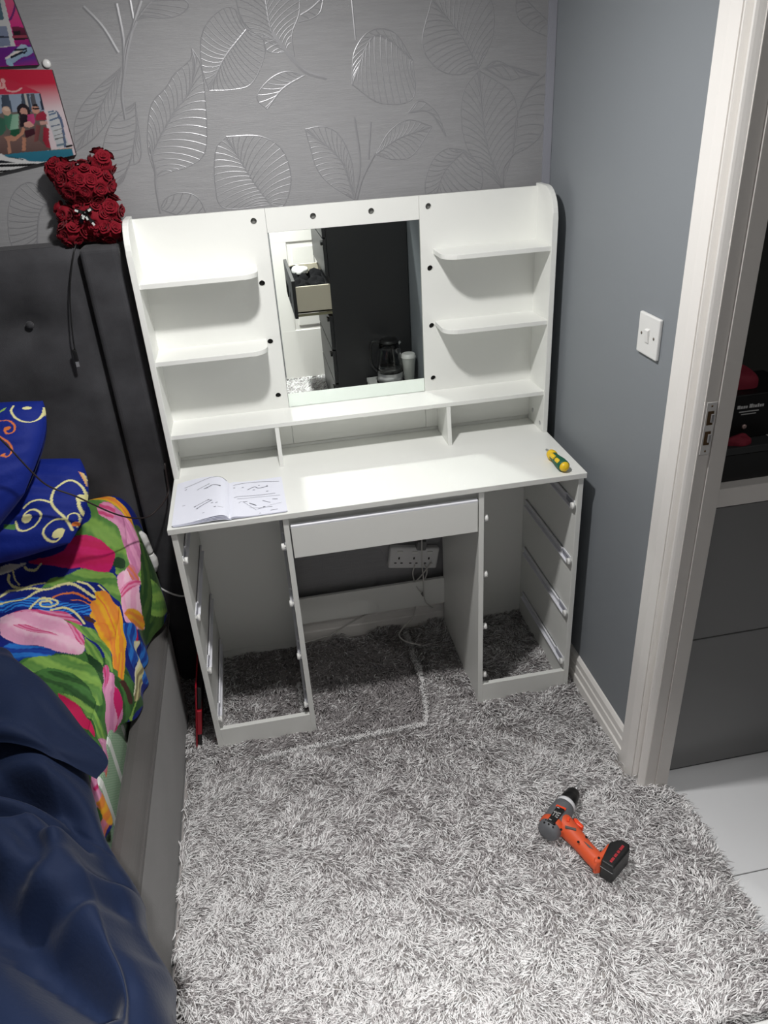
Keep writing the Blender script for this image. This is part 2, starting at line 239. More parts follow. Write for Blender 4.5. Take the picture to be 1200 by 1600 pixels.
LOWER_PILLOW_PRINT=[('line', [(458, 131), (477, 144), (499, 147), (523, 136)], 5.1, (228, 222, 160)), ('line', [(589, 40), (562, 81), (537, 111), (524, 136), (523, 172), (543, 202), (566, 211), (586, 191), (596, 158)], 5.9, (228, 222, 160)), ('line', [(444, 93), (453, 71), (471, 62), (493, 72), (506, 94), (496, 114), (477, 122), (464, 112), (464, 98)], 5.1, (228, 222, 160)), ('dot', [(471, 97)], 12.4, (228, 222, 160)), ('line', [(563, 77), (541, 79), (523, 65), (519, 45), (536, 22), (559, 13), (570, 26)], 5.5, (228, 222, 160)), ('dot', [(558, 36)], 14.6, (228, 222, 160)), ('line', [(581, 147), (586, 118), (597, 93), (597, 92)], 7.3, (228, 222, 160)), ('dot', [(588, 148)], 12.4, (228, 222, 160)), ('line', [(569, 75), (570, 92), (585, 94), (594, 78), (595, 51)], 3.7, (228, 222, 160)), ('dot', [(590, 59)], 8.0, (222, 120, 55)), ('poly', [(582, 249), (594, 244), (597, 223), (596, 189), (590, 216)], (228, 222, 160), (222, 120, 55)), ('poly', [(417, 91), (444, 87), (447, 69), (419, 78)], (72, 124, 60), (72, 124, 60))]
UPPER_PILLOW_PRINT=[('line', [(405, 508), (401, 474), (415, 427), (439, 398), (458, 406), (468, 448), (471, 496)], 5.5, (228, 222, 160)), ('dot', [(436, 489)], 10.2, (228, 222, 160)), ('line', [(368, 434), (396, 426), (411, 390), (407, 360), (393, 362), (386, 382)], 4.8, (222, 120, 55)), ('dot', [(393, 388)], 8.8, (222, 120, 55)), ('line', [(368, 371), (378, 353), (399, 311), (410, 259), (402, 239), (390, 255)], 4.8, (222, 120, 55)), ('dot', [(390, 258)], 5.9, (222, 120, 55)), ('poly', [(471, 127), (471, 140), (471, 89), (471, 34), (471, 25), (471, 69)], (232, 178, 32), (222, 120, 55)), ('poly', [(369, 480), (390, 504), (386, 488), (369, 472)], (140, 180, 84), (140, 180, 84))]
WALLPAPER_LEAVES=[([(-193, 1848), (-256, 1790), (-304, 1723)], [(-193, 1848), (-219, 1892), (-261, 1883), (-301, 1842), (-313, 1779), (-304, 1723)], [(-193, 1848), (-157, 1825), (-160, 1786), (-197, 1733), (-245, 1722), (-304, 1723)], 18), ([(-104, 1797), (-133, 1838), (-140, 1904), (-140, 1971)], [(-104, 1797), (-182, 1844), (-208, 1890), (-200, 1940), (-140, 1971)], [(-84, 1785), (-85, 1832), (-61, 1880), (-67, 1935), (-140, 1971)], 15), ([(-104, 1797), (-127, 1820), (-154, 1835)], [(-104, 1796), (-134, 1795), (-154, 1805), (-154, 1835)], None, 5), ([(-60, 1870), (-32, 1883), (0, 1905)], [(-66, 1856), (-34, 1862), (-11, 1875), (0, 1905)], None, 4), ([(-470, 1537), (-467, 1592), (-395, 1684), (-360, 1715), (-329, 1772), (-330, 1813)], [(-470, 1537), (-476, 1612), (-450, 1698), (-406, 1736), (-380, 1764), (-338, 1791), (-330, 1813)], [(-470, 1537), (-424, 1549), (-380, 1558), (-335, 1591), (-317, 1698), (-315, 1779), (-330, 1813)], 18), ([(-474, 1461), (-419, 1437), (-352, 1410)], [(-474, 1461), (-454, 1486), (-413, 1496), (-372, 1478), (-352, 1410)], None, 8), ([(-187, 1449), (-228, 1515), (-278, 1619)], [(-187, 1449), (-309, 1450), (-324, 1510), (-309, 1590), (-278, 1619)], [(-187, 1449), (-151, 1446), (-125, 1508), (-139, 1578), (-192, 1614), (-278, 1619)], 17), ([(-63, 1744), (-122, 1717), (-167, 1674)], [(-63, 1744), (-109, 1754), (-154, 1738), (-189, 1702), (-167, 1674)], None, 9), ([(-453, 1873), (-412, 1908), (-368, 1933)], None, [(-453, 1873), (-429, 1884), (-394, 1879), (-350, 1882), (-322, 1904), (-368, 1933)], 9), ([(-485, 1708), (-498, 1645), (-535, 1563), (-590, 1515)], [(-485, 1708), (-551, 1670), (-589, 1604), (-598, 1549), (-590, 1515)], [(-485, 1708), (-498, 1587), (-534, 1567), (-553, 1535), (-590, 1515)], 12), ([(-731, 1502), (-774, 1475), (-812, 1364)], [(-729, 1510), (-774, 1547), (-817, 1532), (-850, 1481), (-862, 1400), (-812, 1364)], None, 16), ([(-503, 1783), (-565, 1709), (-654, 1608)], [(-503, 1783), (-591, 1727), (-637, 1675), (-654, 1608)], [(-503, 1783), (-546, 1690), (-596, 1640), (-654, 1608)], 12), ([(40, 1445), (10, 1546), (-75, 1623)], [(40, 1445), (-20, 1485), (-54, 1528), (-67, 1585), (-75, 1623)], [(40, 1445), (41, 1532), (15, 1601), (-26, 1626), (-75, 1623)], 14), ([(106, 1551), (171, 1586), (262, 1608)], [(106, 1551), (147, 1604), (199, 1628), (262, 1608)], [(106, 1551), (156, 1536), (208, 1544), (262, 1608)], 12), ([(351, 1546), (291, 1492), (256, 1398)], [(351, 1546), (299, 1552), (259, 1523), (238, 1460), (256, 1398)], [(351, 1546), (398, 1496), (385, 1431), (256, 1398)], 14), ([(460, 1443), (411, 1565), (390, 1731)], [(460, 1443), (365, 1539), (342, 1625), (352, 1690), (390, 1731)], [(460, 1443), (497, 1582), (481, 1672), (390, 1731)], 16), ([(488, 1525), (496, 1616), (533, 1680), (583, 1721)], None, [(488, 1525), (538, 1545), (570, 1578), (580, 1656), (583, 1721)], 9), ([(390, 1736), (341, 1811), (269, 1888)], [(390, 1736), (327, 1724), (271, 1747), (242, 1800), (269, 1888)], [(390, 1736), (427, 1807), (420, 1882), (353, 1923), (269, 1888)], 16), ([(403, 1735), (460, 1738), (557, 1712)], [(403, 1735), (441, 1749), (505, 1720), (557, 1712)], [(403, 1735), (467, 1706), (512, 1709), (557, 1712)], 6), ([(578, 1826), (538, 1858), (487, 1899)], [(579, 1795), (521, 1818), (489, 1850), (487, 1899)], None, 7), ([(216, 1761), (123, 1821), (55, 1717)], [(216, 1761), (171, 1823), (112, 1831), (67, 1788), (55, 1717)], [(216, 1761), (213, 1677), (126, 1671), (55, 1717)], 14), ([(199, 1645), (256, 1642), (300, 1583)], [(199, 1645), (232, 1670), (275, 1640), (300, 1583)], None, 6), ([(-159, 262), (-183, 210), (-206, 105)], [(-159, 262), (-239, 280), (-257, 223), (-260, 147), (-206, 105)], [(-159, 262), (-113, 213), (-126, 138), (-206, 105)], 14), ([(37, 178), (-14, 241), (-61, 294)], [(35, 155), (-45, 170), (-61, 219), (-61, 294)], [(37, 178), (13, 274), (-61, 294)], 10), ([(78, 163), (152, 196), (245, 195)], [(78, 163), (127, 231), (245, 195)], [(78, 163), (177, 161), (245, 195)], 10)]
WALLPAPER_STEMS=[([(-500, 1770), (-483, 1815), (-455, 1873), (-430, 1915)], 6), ([(-500, 1770), (-487, 1840), (-487, 1911)], 6), ([(-455, 1880), (-455, 1916)], 5), ([(-500, 1770), (-515, 1724), (-518, 1672)], 5), ([(-8, 1734), (-62, 1753), (-104, 1797), (-133, 1838)], 7), ([(-476, 1450), (-475, 1513), (-469, 1553), (-471, 1608)], 5), ([(47, 1444), (67, 1496), (106, 1556)], 5), ([(40, 1445), (63, 1531), (56, 1643)], 4), ([(86, 1541), (98, 1629)], 4), ([(463, 1443), (462, 1491), (488, 1525)], 4), ([(72, 1813), (69, 1896)], 3), ([(-504, 1813), (-528, 1866), (-562, 1908)], 6), ([(-495, 1793), (-482, 1829), (-449, 1875)], 6), ([(-167, 305), (-151, 346), (-162, 263)], 3), ([(-155, 269), (-86, 298), (-71, 332)], 3), ([(11, 337), (48, 320), (61, 258), (62, 173)], 6), ([(-68, 295), (-17, 290), (26, 264)], 3)]
LOWER_CANVAS_PRINT=[('poly', [(-897, 1792), (-779, 1782), (-697, 1739), (-911, 1746)], (190, 35, 60), (200, 50, 80)), ('poly', [(-911, 1749), (-791, 1741), (-701, 1740), (-700, 1704), (-707, 1617), (-828, 1613), (-951, 1621)], (150, 165, 185), (150, 165, 185)), ('poly', [(-788, 1740), (-771, 1740), (-773, 1701), (-797, 1702)], (70, 82, 100), (60, 70, 85)), ('poly', [(-743, 1740), (-725, 1740), (-729, 1701), (-751, 1702)], (75, 88, 105), (60, 70, 85)), ('poly', [(-737, 1740), (-732, 1740), (-734, 1704), (-739, 1705)], (190, 185, 180), (190, 185, 180)), ('poly', [(-723, 1740), (-714, 1740), (-714, 1703), (-727, 1704)], (90, 90, 95), (80, 80, 90)), ('poly', [(-702, 1738), (-699, 1738), (-700, 1704), (-706, 1704)], (40, 50, 70), (40, 50, 70)), ('poly', [(-831, 1709), (-802, 1702), (-778, 1704), (-755, 1704), (-702, 1702), (-707, 1617), (-828, 1613), (-859, 1615)], (120, 112, 108), (90, 75, 70)), ('poly', [(-815, 1659), (-777, 1651), (-738, 1652), (-726, 1636), (-707, 1617), (-828, 1613)], (128, 100, 95), (95, 75, 72)), ('poly', [(-818, 1701), (-796, 1691), (-797, 1667), (-812, 1656), (-831, 1658)], (60, 110, 90), (50, 90, 75)), ('poly', [(-794, 1699), (-775, 1699), (-765, 1689), (-768, 1668), (-789, 1665), (-796, 1673)], (80, 140, 110), (60, 110, 90)), ('poly', [(-789, 1665), (-767, 1667), (-770, 1654), (-791, 1652)], (30, 85, 60), (30, 85, 60)), ('poly', [(-775, 1698), (-760, 1699), (-769, 1668), (-790, 1667)], (150, 190, 165), (130, 175, 150)), ('dot', [(-786, 1707)], 10.0, (205, 170, 150)), ('poly', [(-793, 1711), (-788, 1715), (-779, 1714), (-777, 1707), (-786, 1706)], (225, 195, 175), (225, 195, 175)), ('poly', [(-807, 1652), (-789, 1655), (-778, 1648), (-781, 1643), (-796, 1642), (-799, 1618), (-809, 1614), (-802, 1642)], (190, 140, 115), (180, 130, 110)), ('dot', [(-747, 1705)], 14.8, (35, 28, 35)), ('dot', [(-747, 1703)], 8.3, (200, 150, 135)), ('poly', [(-756, 1698), (-743, 1698), (-744, 1687), (-742, 1681), (-758, 1671), (-764, 1671), (-761, 1688)], (30, 20, 30), (40, 30, 40)), ('poly', [(-741, 1697), (-727, 1697), (-727, 1681), (-734, 1671), (-744, 1682)], (200, 75, 130), (180, 60, 110)), ('poly', [(-755, 1679), (-740, 1683), (-731, 1672), (-744, 1668), (-754, 1672)], (215, 165, 150), (205, 155, 140)), ('poly', [(-758, 1663), (-734, 1666), (-734, 1654), (-758, 1646)], (70, 25, 40), (60, 20, 35)), ('poly', [(-759, 1671), (-754, 1667), (-760, 1656), (-779, 1645), (-786, 1649), (-767, 1659)], (195, 140, 115), (185, 130, 105)), ('poly', [(-765, 1649), (-757, 1647), (-766, 1619), (-774, 1620)], (190, 135, 110), (180, 125, 100)), ('dot', [(-719, 1706)], 9.2, (205, 150, 130)), ('poly', [(-725, 1712), (-720, 1718), (-713, 1717), (-710, 1710), (-717, 1713)], (25, 18, 22), (25, 18, 22)), ('line', [(-724, 1708), (-711, 1708)], 3.5, (20, 15, 20)), ('poly', [(-719, 1696), (-702, 1702), (-698, 1695), (-699, 1682), (-713, 1683), (-722, 1682), (-726, 1686)], (165, 40, 65), (150, 35, 60)), ('poly', [(-717, 1681), (-700, 1680), (-700, 1673), (-718, 1673)], (205, 160, 150), (195, 150, 140)), ('poly', [(-726, 1676), (-717, 1670), (-731, 1639), (-742, 1637)], (130, 75, 75), (110, 60, 60)), ('poly', [(-711, 1668), (-699, 1664), (-705, 1642), (-707, 1621), (-715, 1623), (-720, 1639)], (170, 40, 60), (140, 30, 50)), ('poly', [(-694, 1702), (-674, 1701), (-666, 1683), (-665, 1647), (-659, 1621), (-691, 1620), (-695, 1667)], (205, 205, 205), (190, 195, 200)), ('poly', [(-674, 1701), (-670, 1699), (-663, 1681), (-668, 1620), (-674, 1620), (-669, 1670)], (95, 110, 140), (80, 95, 125)), ('line', [(-691, 1699), (-679, 1700)], 3.1, (90, 110, 140)), ('line', [(-691, 1693), (-675, 1696)], 3.1, (90, 110, 140)), ('line', [(-692, 1681), (-673, 1686)], 3.1, (90, 110, 140)), ('line', [(-692, 1668), (-672, 1671)], 2.6, (110, 120, 140)), ('line', [(-690, 1658), (-669, 1662)], 1.7, (140, 140, 140)), ('line', [(-691, 1647), (-669, 1652)], 1.7, (140, 140, 140)), ('line', [(-690, 1640), (-670, 1643)], 2.6, (110, 110, 110)), ('line', [(-690, 1626), (-673, 1628)], 4.4, (110, 130, 145)), ('line', [(-668, 1622), (-656, 1624)], 4.4, (20, 20, 25)), ('line', [(-707, 1616), (-656, 1618)], 2.6, (170, 150, 125)), ('poly', [(-952, 1619), (-828, 1613), (-779, 1616), (-657, 1617), (-656, 1601), (-687, 1598), (-731, 1592), (-769, 1596), (-833, 1595), (-957, 1603)], (45, 120, 145), (40, 110, 135)), ('poly', [(-953, 1617), (-824, 1617), (-811, 1607), (-777, 1603), (-761, 1594), (-721, 1592), (-734, 1580), (-757, 1579), (-839, 1574), (-965, 1580)], (225, 225, 225), (215, 215, 215)), ('poly', [(-863, 1601), (-825, 1602), (-795, 1594), (-833, 1596)], (20, 25, 30), (20, 25, 30)), ('line', [(-806, 1608), (-777, 1600)], 2.2, (30, 60, 70)), ('line', [(-866, 1591), (-825, 1590), (-750, 1587)], 5.7, (15, 15, 18)), ('line', [(-870, 1580), (-829, 1578), (-769, 1578)], 3.9, (15, 15, 18)), ('line', [(-794, 1762), (-787, 1765), (-783, 1763), (-788, 1757), (-781, 1755), (-776, 1762), (-775, 1756)], 4.8, (225, 170, 165)), ('dot', [(-776, 1769)], 5.2, (225, 165, 165)), ('line', [(-775, 1758), (-772, 1749), (-760, 1746), (-749, 1747), (-739, 1752)], 3.5, (225, 165, 165))]
UPPER_CANVAS_PRINT=[('poly', [(-849, 1840), (-729, 1836), (-684, 1839), (-685, 1798), (-862, 1798)], (95, 30, 130), (110, 25, 120)), ('poly', [(-752, 1798), (-716, 1811), (-693, 1815), (-686, 1800), (-706, 1797)], (75, 45, 140), (150, 30, 120)), ('poly', [(-814, 1954), (-728, 1950), (-728, 1926), (-729, 1837), (-764, 1835), (-850, 1838)], (205, 205, 205), (195, 195, 200)), ('poly', [(-814, 1954), (-737, 1934), (-739, 1889), (-748, 1888), (-834, 1890)], (85, 115, 130), (70, 95, 110)), ('poly', [(-837, 1880), (-752, 1877), (-737, 1876), (-739, 1838), (-763, 1837), (-849, 1841)], (130, 140, 165), (120, 130, 155)), ('line', [(-786, 1858), (-739, 1855)], 3.1, (45, 50, 65)), ('line', [(-700, 1933), (-709, 1912), (-719, 1896), (-727, 1888)], 4.2, (110, 40, 110)), ('poly', [(-726, 1875), (-712, 1874), (-699, 1871), (-687, 1865), (-687, 1856), (-728, 1856)], (120, 35, 70), (60, 15, 40)), ('poly', [(-726, 1865), (-711, 1866), (-711, 1858), (-725, 1857)], (25, 18, 25), (25, 18, 25)), ('line', [(-728, 1854), (-688, 1854)], 5.6, (150, 60, 80)), ('line', [(-727, 1850), (-687, 1850)], 3.7, (35, 10, 30)), ('poly', [(-726, 1848), (-687, 1849), (-688, 1837), (-728, 1838)], (165, 25, 115), (130, 20, 110)), ('poly', [(-759, 1813), (-731, 1830), (-715, 1840), (-706, 1838), (-702, 1833), (-692, 1834), (-693, 1822), (-706, 1816), (-721, 1814), (-749, 1800), (-755, 1803)], (165, 185, 205), (130, 160, 190)), ('poly', [(-759, 1814), (-733, 1826), (-713, 1830), (-718, 1825), (-746, 1815), (-756, 1812)], (225, 215, 210), (220, 210, 205)), ('line', [(-744, 1815), (-729, 1820), (-717, 1824)], 4.2, (20, 30, 45)), ('line', [(-732, 1829), (-717, 1829), (-707, 1830)], 3.7, (20, 30, 45)), ('line', [(-714, 1822), (-707, 1826)], 3.1, (20, 30, 45)), ('line', [(-754, 1805), (-748, 1801)], 9.9, (150, 185, 205))]
BOOKLET_LINES=[([(-526, -201), (-493, -186), (-456, -175), (-427, -183), (-409, -206)], 4), ([(-491, -232), (-476, -223), (-458, -214)], 4), ([(-471, -237), (-458, -232), (-445, -226), (-425, -241)], 8), ([(-470, -236), (-425, -242)], 4), ([(-496, -330), (-476, -320), (-459, -312), (-447, -319)], 4), ([(-487, -343), (-467, -329), (-447, -318)], 6), ([(-450, -335), (-444, -333)], 6), ([(-438, -339), (-432, -338)], 6), ([(-442, -360), (-436, -360)], 7), ([(-432, -362), (-417, -369)], 3), ([(-527, -310), (-519, -306)], 4), ([(-525, -216), (-519, -212)], 6), ([(-472, -378), (-466, -376)], 4), ([(-461, -214), (-456, -213)], 7), ([(-495, -331), (-491, -329)], 8), ([(-489, -344), (-484, -343)], 8), ([(-460, -311), (-455, -310)], 8), ([(-392, -230), (-362, -218), (-322, -219), (-266, -232)], 4), ([(-354, -261), (-335, -247), (-323, -258), (-298, -253)], 6), ([(-391, -306), (-373, -298), (-334, -300), (-280, -302)], 4), ([(-382, -313), (-334, -311), (-268, -317)], 3), ([(-351, -341), (-333, -359)], 9), ([(-316, -335), (-296, -352)], 5), ([(-367, -331), (-356, -331)], 6), ([(-290, -334), (-276, -337)], 6), ([(-331, -380), (-313, -375), (-292, -376)], 4), ([(-298, -396), (-279, -394)], 5), ([(-327, -405), (-323, -404)], 6), ([(-304, -283), (-298, -283)], 7), ([(-340, -265), (-334, -265)], 6), ([(-369, -245), (-364, -244)], 6), ([(-324, -241), (-320, -241)], 7), ([(-303, -250), (-298, -250)], 8), ([(-316, -371), (-310, -371)], 8), ([(-379, -339), (-370, -329), (-353, -353), (-334, -385)], 2), ([(-392, -246), (-387, -245)], 6), ([(-304, -368), (-265, -360)], 2), ([(-351, -367), (-313, -378)], 2)]
DRILL={'axis': [(429, -814), (408, -833), (396, -840), (363, -874), (353, -881), (338, -896), (262, -965)], 'handle': [(326, -925), (336, -955), (349, -997), (360, -1032), (371, -1060)], 'foot': [(358, -1048), (383, -1038), (408, -1021), (419, -1031), (369, -1067), (351, -1064)], 'battery': [(409, -1025), (438, -1024), (453, -1041), (446, -1056), (385, -1096), (365, -1070)], 'trigger': [(356, -929), (364, -931), (373, -958), (365, -962), (356, -947)], 'label': [(320, -906), (332, -919), (296, -948), (286, -936)], 'stripe': [(324, -895), (343, -912), (338, -917), (319, -900)], 'button': [(336, -936), (343, -937), (335, -949), (330, -946)], 'red': [(386, -1078), (440, -1040)], 'cap': [(269, -948), (287, -961), (264, -1005), (240, -985)], 'grip': [(322, -956), (345, -970), (343, -976), (320, -961)], 'screws': [(309, -963), (336, -1006), (366, -1058), (361, -997)], 'insert': [(350, -1006), (358, -1019), (363, -1033), (355, -1025)]}
# ------------------------------------------------------------------ materials
WHITE = mat('white_melamine', (236, 237, 233), 0.38, bump=0.03, scale=900)
WHITE_METAL = mat('white_enamelled_metal', (235, 236, 242), 0.35)
PLASTIC = mat('white_plastic', (232, 232, 230), 0.3)
PAINT = mat('white_gloss_paint', (241, 238, 234), 0.32, bump=0.08, scale=60, stretch=(3, 3, .3))
MIRROR = mat('mirror_silvering', (238, 245, 241), 0.0, metal=1.0)
DARK_HOLE = mat('dark_recess', (18, 17, 16), 0.8)
CHROME = mat('steel', (205, 205, 207), 0.38, metal=0.8)
BLACK = mat('black_plastic', (20, 20, 21), 0.42)
DIMMED_VELVET = mat('dimmed_velvet', (64, 64, 67), 0.85, bump=0.3, scale=500, var=0.4, vscale=7, sheen=0.15, spec=0.2)  # darker than the rail velvet: the nap's dimmer look is put into the colour
VELVET = mat('grey_velvet', (90, 88, 87), 0.85, bump=0.3, scale=500, var=0.12, vscale=6, sheen=0.2, spec=0.2)
NAVY = mat('navy_cotton', (23, 37, 67), 0.75, bump=0.3, scale=120, sheen=0.1, spec=0.25)
COVER = mat_printed('printed_cotton', sheen=0.05, bump=0.7, scale=55)
PRINT = mat_printed('printed_board', rough=0.45, bump=0.0)
PAPER = mat('booklet_paper', (232, 234, 246), 0.6)
INK = mat('printed_ink', (90, 92, 104), 0.7)
SILVER_RELIEF = mat('silver_relief', (146, 146, 149), 0.34, metal=0.25)
GREY_LACQUER = mat('grey_lacquer', (116, 116, 116), 0.22)
CHEST_GREY = mat('charcoal_lacquer', (44, 44, 46), 0.4)

# ------------------------------------------------------------------ setting
XW = 0.598; YB = 0.045; CEIL = 2.13; FLOOR = -0.022
TILE = mat('white_floor_tile', (224, 225, 227), 0.18, var=0.03, vscale=3); GROUT = mat('tile_grout', (120, 120, 120), 0.8)
floor = structure('floor', MB().box((-2.4, -3.1, FLOOR - .1), (2.2, .15, FLOOR - .004)), GROUT)
tile_mesh = None
for i in range(-1, 2):
    for j in range(-1, 3):
        x0 = .52 + i * .60; y0 = -1.123 - j * .60
        if i == -1 and (j < 1): continue
        if tile_mesh is None:
            t = MB().box((0, 0, FLOOR - .004), (.597, .597, FLOOR)).build('floor_tile', TILE, floor, bevel=.001, seg=1); tile_mesh = t
        else:
            t = bpy.data.objects.new('floor_tile', tile_mesh.data); COL.objects.link(t); t.parent = floor
            d = t.modifiers.new('bevel', 'BEVEL'); d.width = .001; d.segments = 1
        t.location = (x0 + .0015, y0 + .0015, 0)
structure('ceiling', MB().box((-2.4, -3.1, CEIL), (.70, .15, CEIL + .08)), mat('ceiling_paint', (222, 222, 220), .8))

WALLPAPER = mat('grey_textured_wallpaper', (146, 146, 148), 0.5, bump=0.35, scale=60, var=0.05, vscale=14, stretch=(1, 1, 14), spec=.4)
wall_back = structure('wall_back', MB().box((-2.4, YB, FLOOR - .02), (XW + .06, YB + .10, CEIL)), WALLPAPER)
leaf = MB()
def wp(q): return np.array([(a / 1000, YB, b / 1000) for a, b in q])
def samp(pts, t):
    P = smooth_line(pts, 8); d = np.r_[0, np.cumsum(np.linalg.norm(np.diff(P, axis=0), axis=1))]; d /= d[-1]
    return np.stack([np.interp(t, d, P[:, i]) for i in range(3)], -1)
for M, L, R, n in WALLPAPER_LEAVES:
    M = wp(M); tt = np.linspace(0, 1, 30)
    leaf.ribbon(samp(M, tt), .0042, (0, -1, 0), .0002, .0003)
    for S in (L, R):
        if S is None: continue
        S = wp(S); leaf.ribbon(samp(S, tt), .0028, (0, -1, 0), .0002, .00035)
        for k in range(n):
            a = samp(M, np.array([max(0.0, (k + .3) / n * .92 - .06)]))[0]; e = (k + 1.2) / (n + 1)
            b = samp(S, np.array([min(e + .05, .985)]))[0]; c = (a + b) / 2 + (samp(S, np.array([min(e + .10, 1)]))[0] - samp(M, np.array([e]))[0]) * -.10 + (samp(M, np.array([1.]))[0] - samp(M, np.array([0.]))[0]) * .06
            s_ = np.linspace(0, 1, 10)[:, None]; q = a * (1 - s_) ** 2 + 2 * c * s_ * (1 - s_) + b * s_ ** 2
            leaf.ribbon(q, .0024, (0, -1, 0), .0002, .0003)
for P, w in WALLPAPER_STEMS: leaf.ribbon(samp(wp(P), np.linspace(0, 1, 24)), w * .0014, (0, -1, 0), .0003, .0005)
tag(leaf.build('leaf_relief', SILVER_RELIEF, wall_back), 'raised silvery leaf pattern of the wallpaper', None, kind='stuff')

RIGHT_PAINT = mat('blue_grey_wall_paint', (134, 139, 144), 0.62, bump=0.05, scale=120)
DOOR0, DOOR1 = -0.855, -1.56
structure('wall_right', MB().box((XW, DOOR0 + .02, FLOOR - .02), (XW + .055, YB + .1, CEIL)).box((XW, -3.1, FLOOR - .02), (XW + .055, DOOR1 - .02, CEIL)).box((XW, DOOR1 - .02, 2.02), (XW + .055, DOOR0 + .02, CEIL)), RIGHT_PAINT)
SIDE_PAINT = mat('grey_wall_paint', (120, 122, 126), .7)
structure('wall_left', MB().box((-2.42, -3.1, FLOOR - .02), (-2.30, YB + .1, CEIL)), SIDE_PAINT)
structure('wall_front', MB().box((-2.4, -3.1, FLOOR - .02), (XW + .06, -3.0, CEIL)), SIDE_PAINT)
def skirting(name, along, a, b, wall, sgn):
    prof = [(0, FLOOR), (.017, FLOOR), (.017, .028), (.013, .032), (.013, .058), (.010, .062), (.010, .083), (.004, .092), (0, .094)]
    mb = MB(); mb.prism([(wall + sgn * d, z) for d, z in prof], along, a, b); return structure(name, mb, PAINT)
skirting('baseboard_right', 'y', -0.735, YB, XW, -1)
skirting('baseboard_back', 'x', -.58, XW - .017, YB, -1)
structure('trim_1', MB().box((XW - .024, YB - .004, .09), (XW - .001, YB, CEIL)), mat('silver_edge_strip', (150, 151, 160), .5, bump=.3, scale=90, stretch=(6, 6, 1)))

door = bpy.data.objects.new('door_1', None); COL.objects.link(door); ORIGIN[door.name] = Vector((XW, DOOR0, 0)); door.location = (XW, DOOR0, 0); door['kind'] = 'structure'
def bead(w0, w1, base, rise, n=8): return [(base + rise * math.sin(PI * k / n), w0 + (w1 - w0) * k / n) for k in range(n + 1)]
arch = [(0, 0)] + bead(0, .021, .004, .018) + [(.001, .0215), (.001, .036)] + bead(.0365, .052, .003, .015) + [(.002, .0525), (.002, .0555), (.013, .057), (.018, .085), (.018, .118), (.012, .126), (0, .126)]
mb = MB(); mb.prism([(XW - d, DOOR0 + .002 + w) for d, w in arch], 'z', FLOOR, 2.06)
mb.build('architrave', PAINT, door)
mb = MB(); mb.prism([(XW - d, DOOR1 - .002 - w) for d, w in arch], 'z', FLOOR, 2.06); mb.build('architrave', PAINT, door)
JAMB = mat('white_jamb_paint', (205, 201, 197), .4, bump=.05, scale=60)
MB().box((XW - .006, DOOR0, FLOOR), (XW + .058, DOOR0 + .022, 2.02)).build('door_jamb', JAMB, door, .001)
MB().box((XW - .006, DOOR1 - .022, FLOOR), (XW + .058, DOOR1, 2.02)).build('door_jamb', JAMB, door, .001)
MB().box((XW - .006, DOOR1, 2.0), (XW + .058, DOOR0, 2.022)).build('door_head', JAMB, door, .001)
MB().box((XW + .022, DOOR0 - .004, FLOOR), (XW + .058, DOOR0, 2.0)).build('door_stop', JAMB, door, .001)
st = MB()
st.box((XW - .002, DOOR0 - .0025, 1.000), (XW + .020, DOOR0 - .0005, 1.115)).build('strike_plate', mat('painted_steel', (198, 196, 194), .4), door, .0008)
BRASS = mat('tarnished_brass', (96, 74, 50), .5, metal=.6)
for z in (1.022, 1.066):
    MB().box((XW + .002, DOOR0 - .0032, z), (XW + .015, DOOR0 - .0024, z + .030)).build('latch_recess', BRASS, door)
    MB().box((XW + .009, DOOR0 - .0060, z + .006), (XW + .0155, DOOR0 - .003, z + .024)).build('latch_lip', CHROME, door, .001)
for z in (1.008, 1.107): MB().lathe([(0, .002), (.001, .002)], (XW + .009, DOOR0 - .0024, z), (0, -1, 0), 8).build('screw_head', BRASS, door)

# hall beyond the doorway
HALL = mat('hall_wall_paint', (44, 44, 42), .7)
structure('wall_hall', MB().box((.66, -.36, FLOOR), (2.2, -.30, 2.45)).box((2.1, -3.1, FLOOR), (2.2, -.3, 2.45)).box((.655, -3.2, FLOOR), (2.2, -3.1, 2.45)), HALL)
structure('ceiling_hall', MB().box((.655, -3.2, 2.40), (2.2, -.3, 2.48)), HALL)
hc = empty('low_cabinet', (1.1, -.58, FLOOR), 'glossy grey low cabinet with white top shelf seen through the doorway', 'cabinet')
MB().box((.672, -.798, FLOOR + .012), (1.55, -.37, .826)).build('body', GREY_LACQUER, hc, .002)
MB().box((.672, -.800, .829), (1.57, -.365, .876)).build('top_shelf', mat('white_shelf', (214, 210, 206), .4), hc, .0015)
MB().box((.672, -.790, FLOOR), (1.55, -.42, FLOOR + .012)).build('plinth', BLACK, hc)
MB().box((.674, -.7995, .448), (1.548, -.797, .4505)).build('door_joint', mat('grey_joint', (66, 66, 66), .5), hc)
bx = empty('storage_box', (.79, -.66, .876), 'black lidded box standing on the white hall shelf', 'box')
BOXM = mat('black_card', (26, 26, 27), .55)
MB().box((.702, -.772, .8765), (.838, -.60, .945)).build('box_body', BOXM, bx, .003)
MB().box((.699, -.776, .945), (.841, -.597, .962)).build('lid', mat('dark_grey_card', (40, 41, 42), .6), bx, .002)
cs = empty('cash_box', (.80, -.66, .963), 'black printed box stacked on the lidded box in the hall', 'box')
MB().box((.706, -.735, .9635), (.90, -.60, 1.068)).build('box_body', mat('black_printed_card', (10, 10, 11), .5), cs, .002)
LETTER = mat('pale_lettering', (178, 178, 178), .6)
lt = MB()
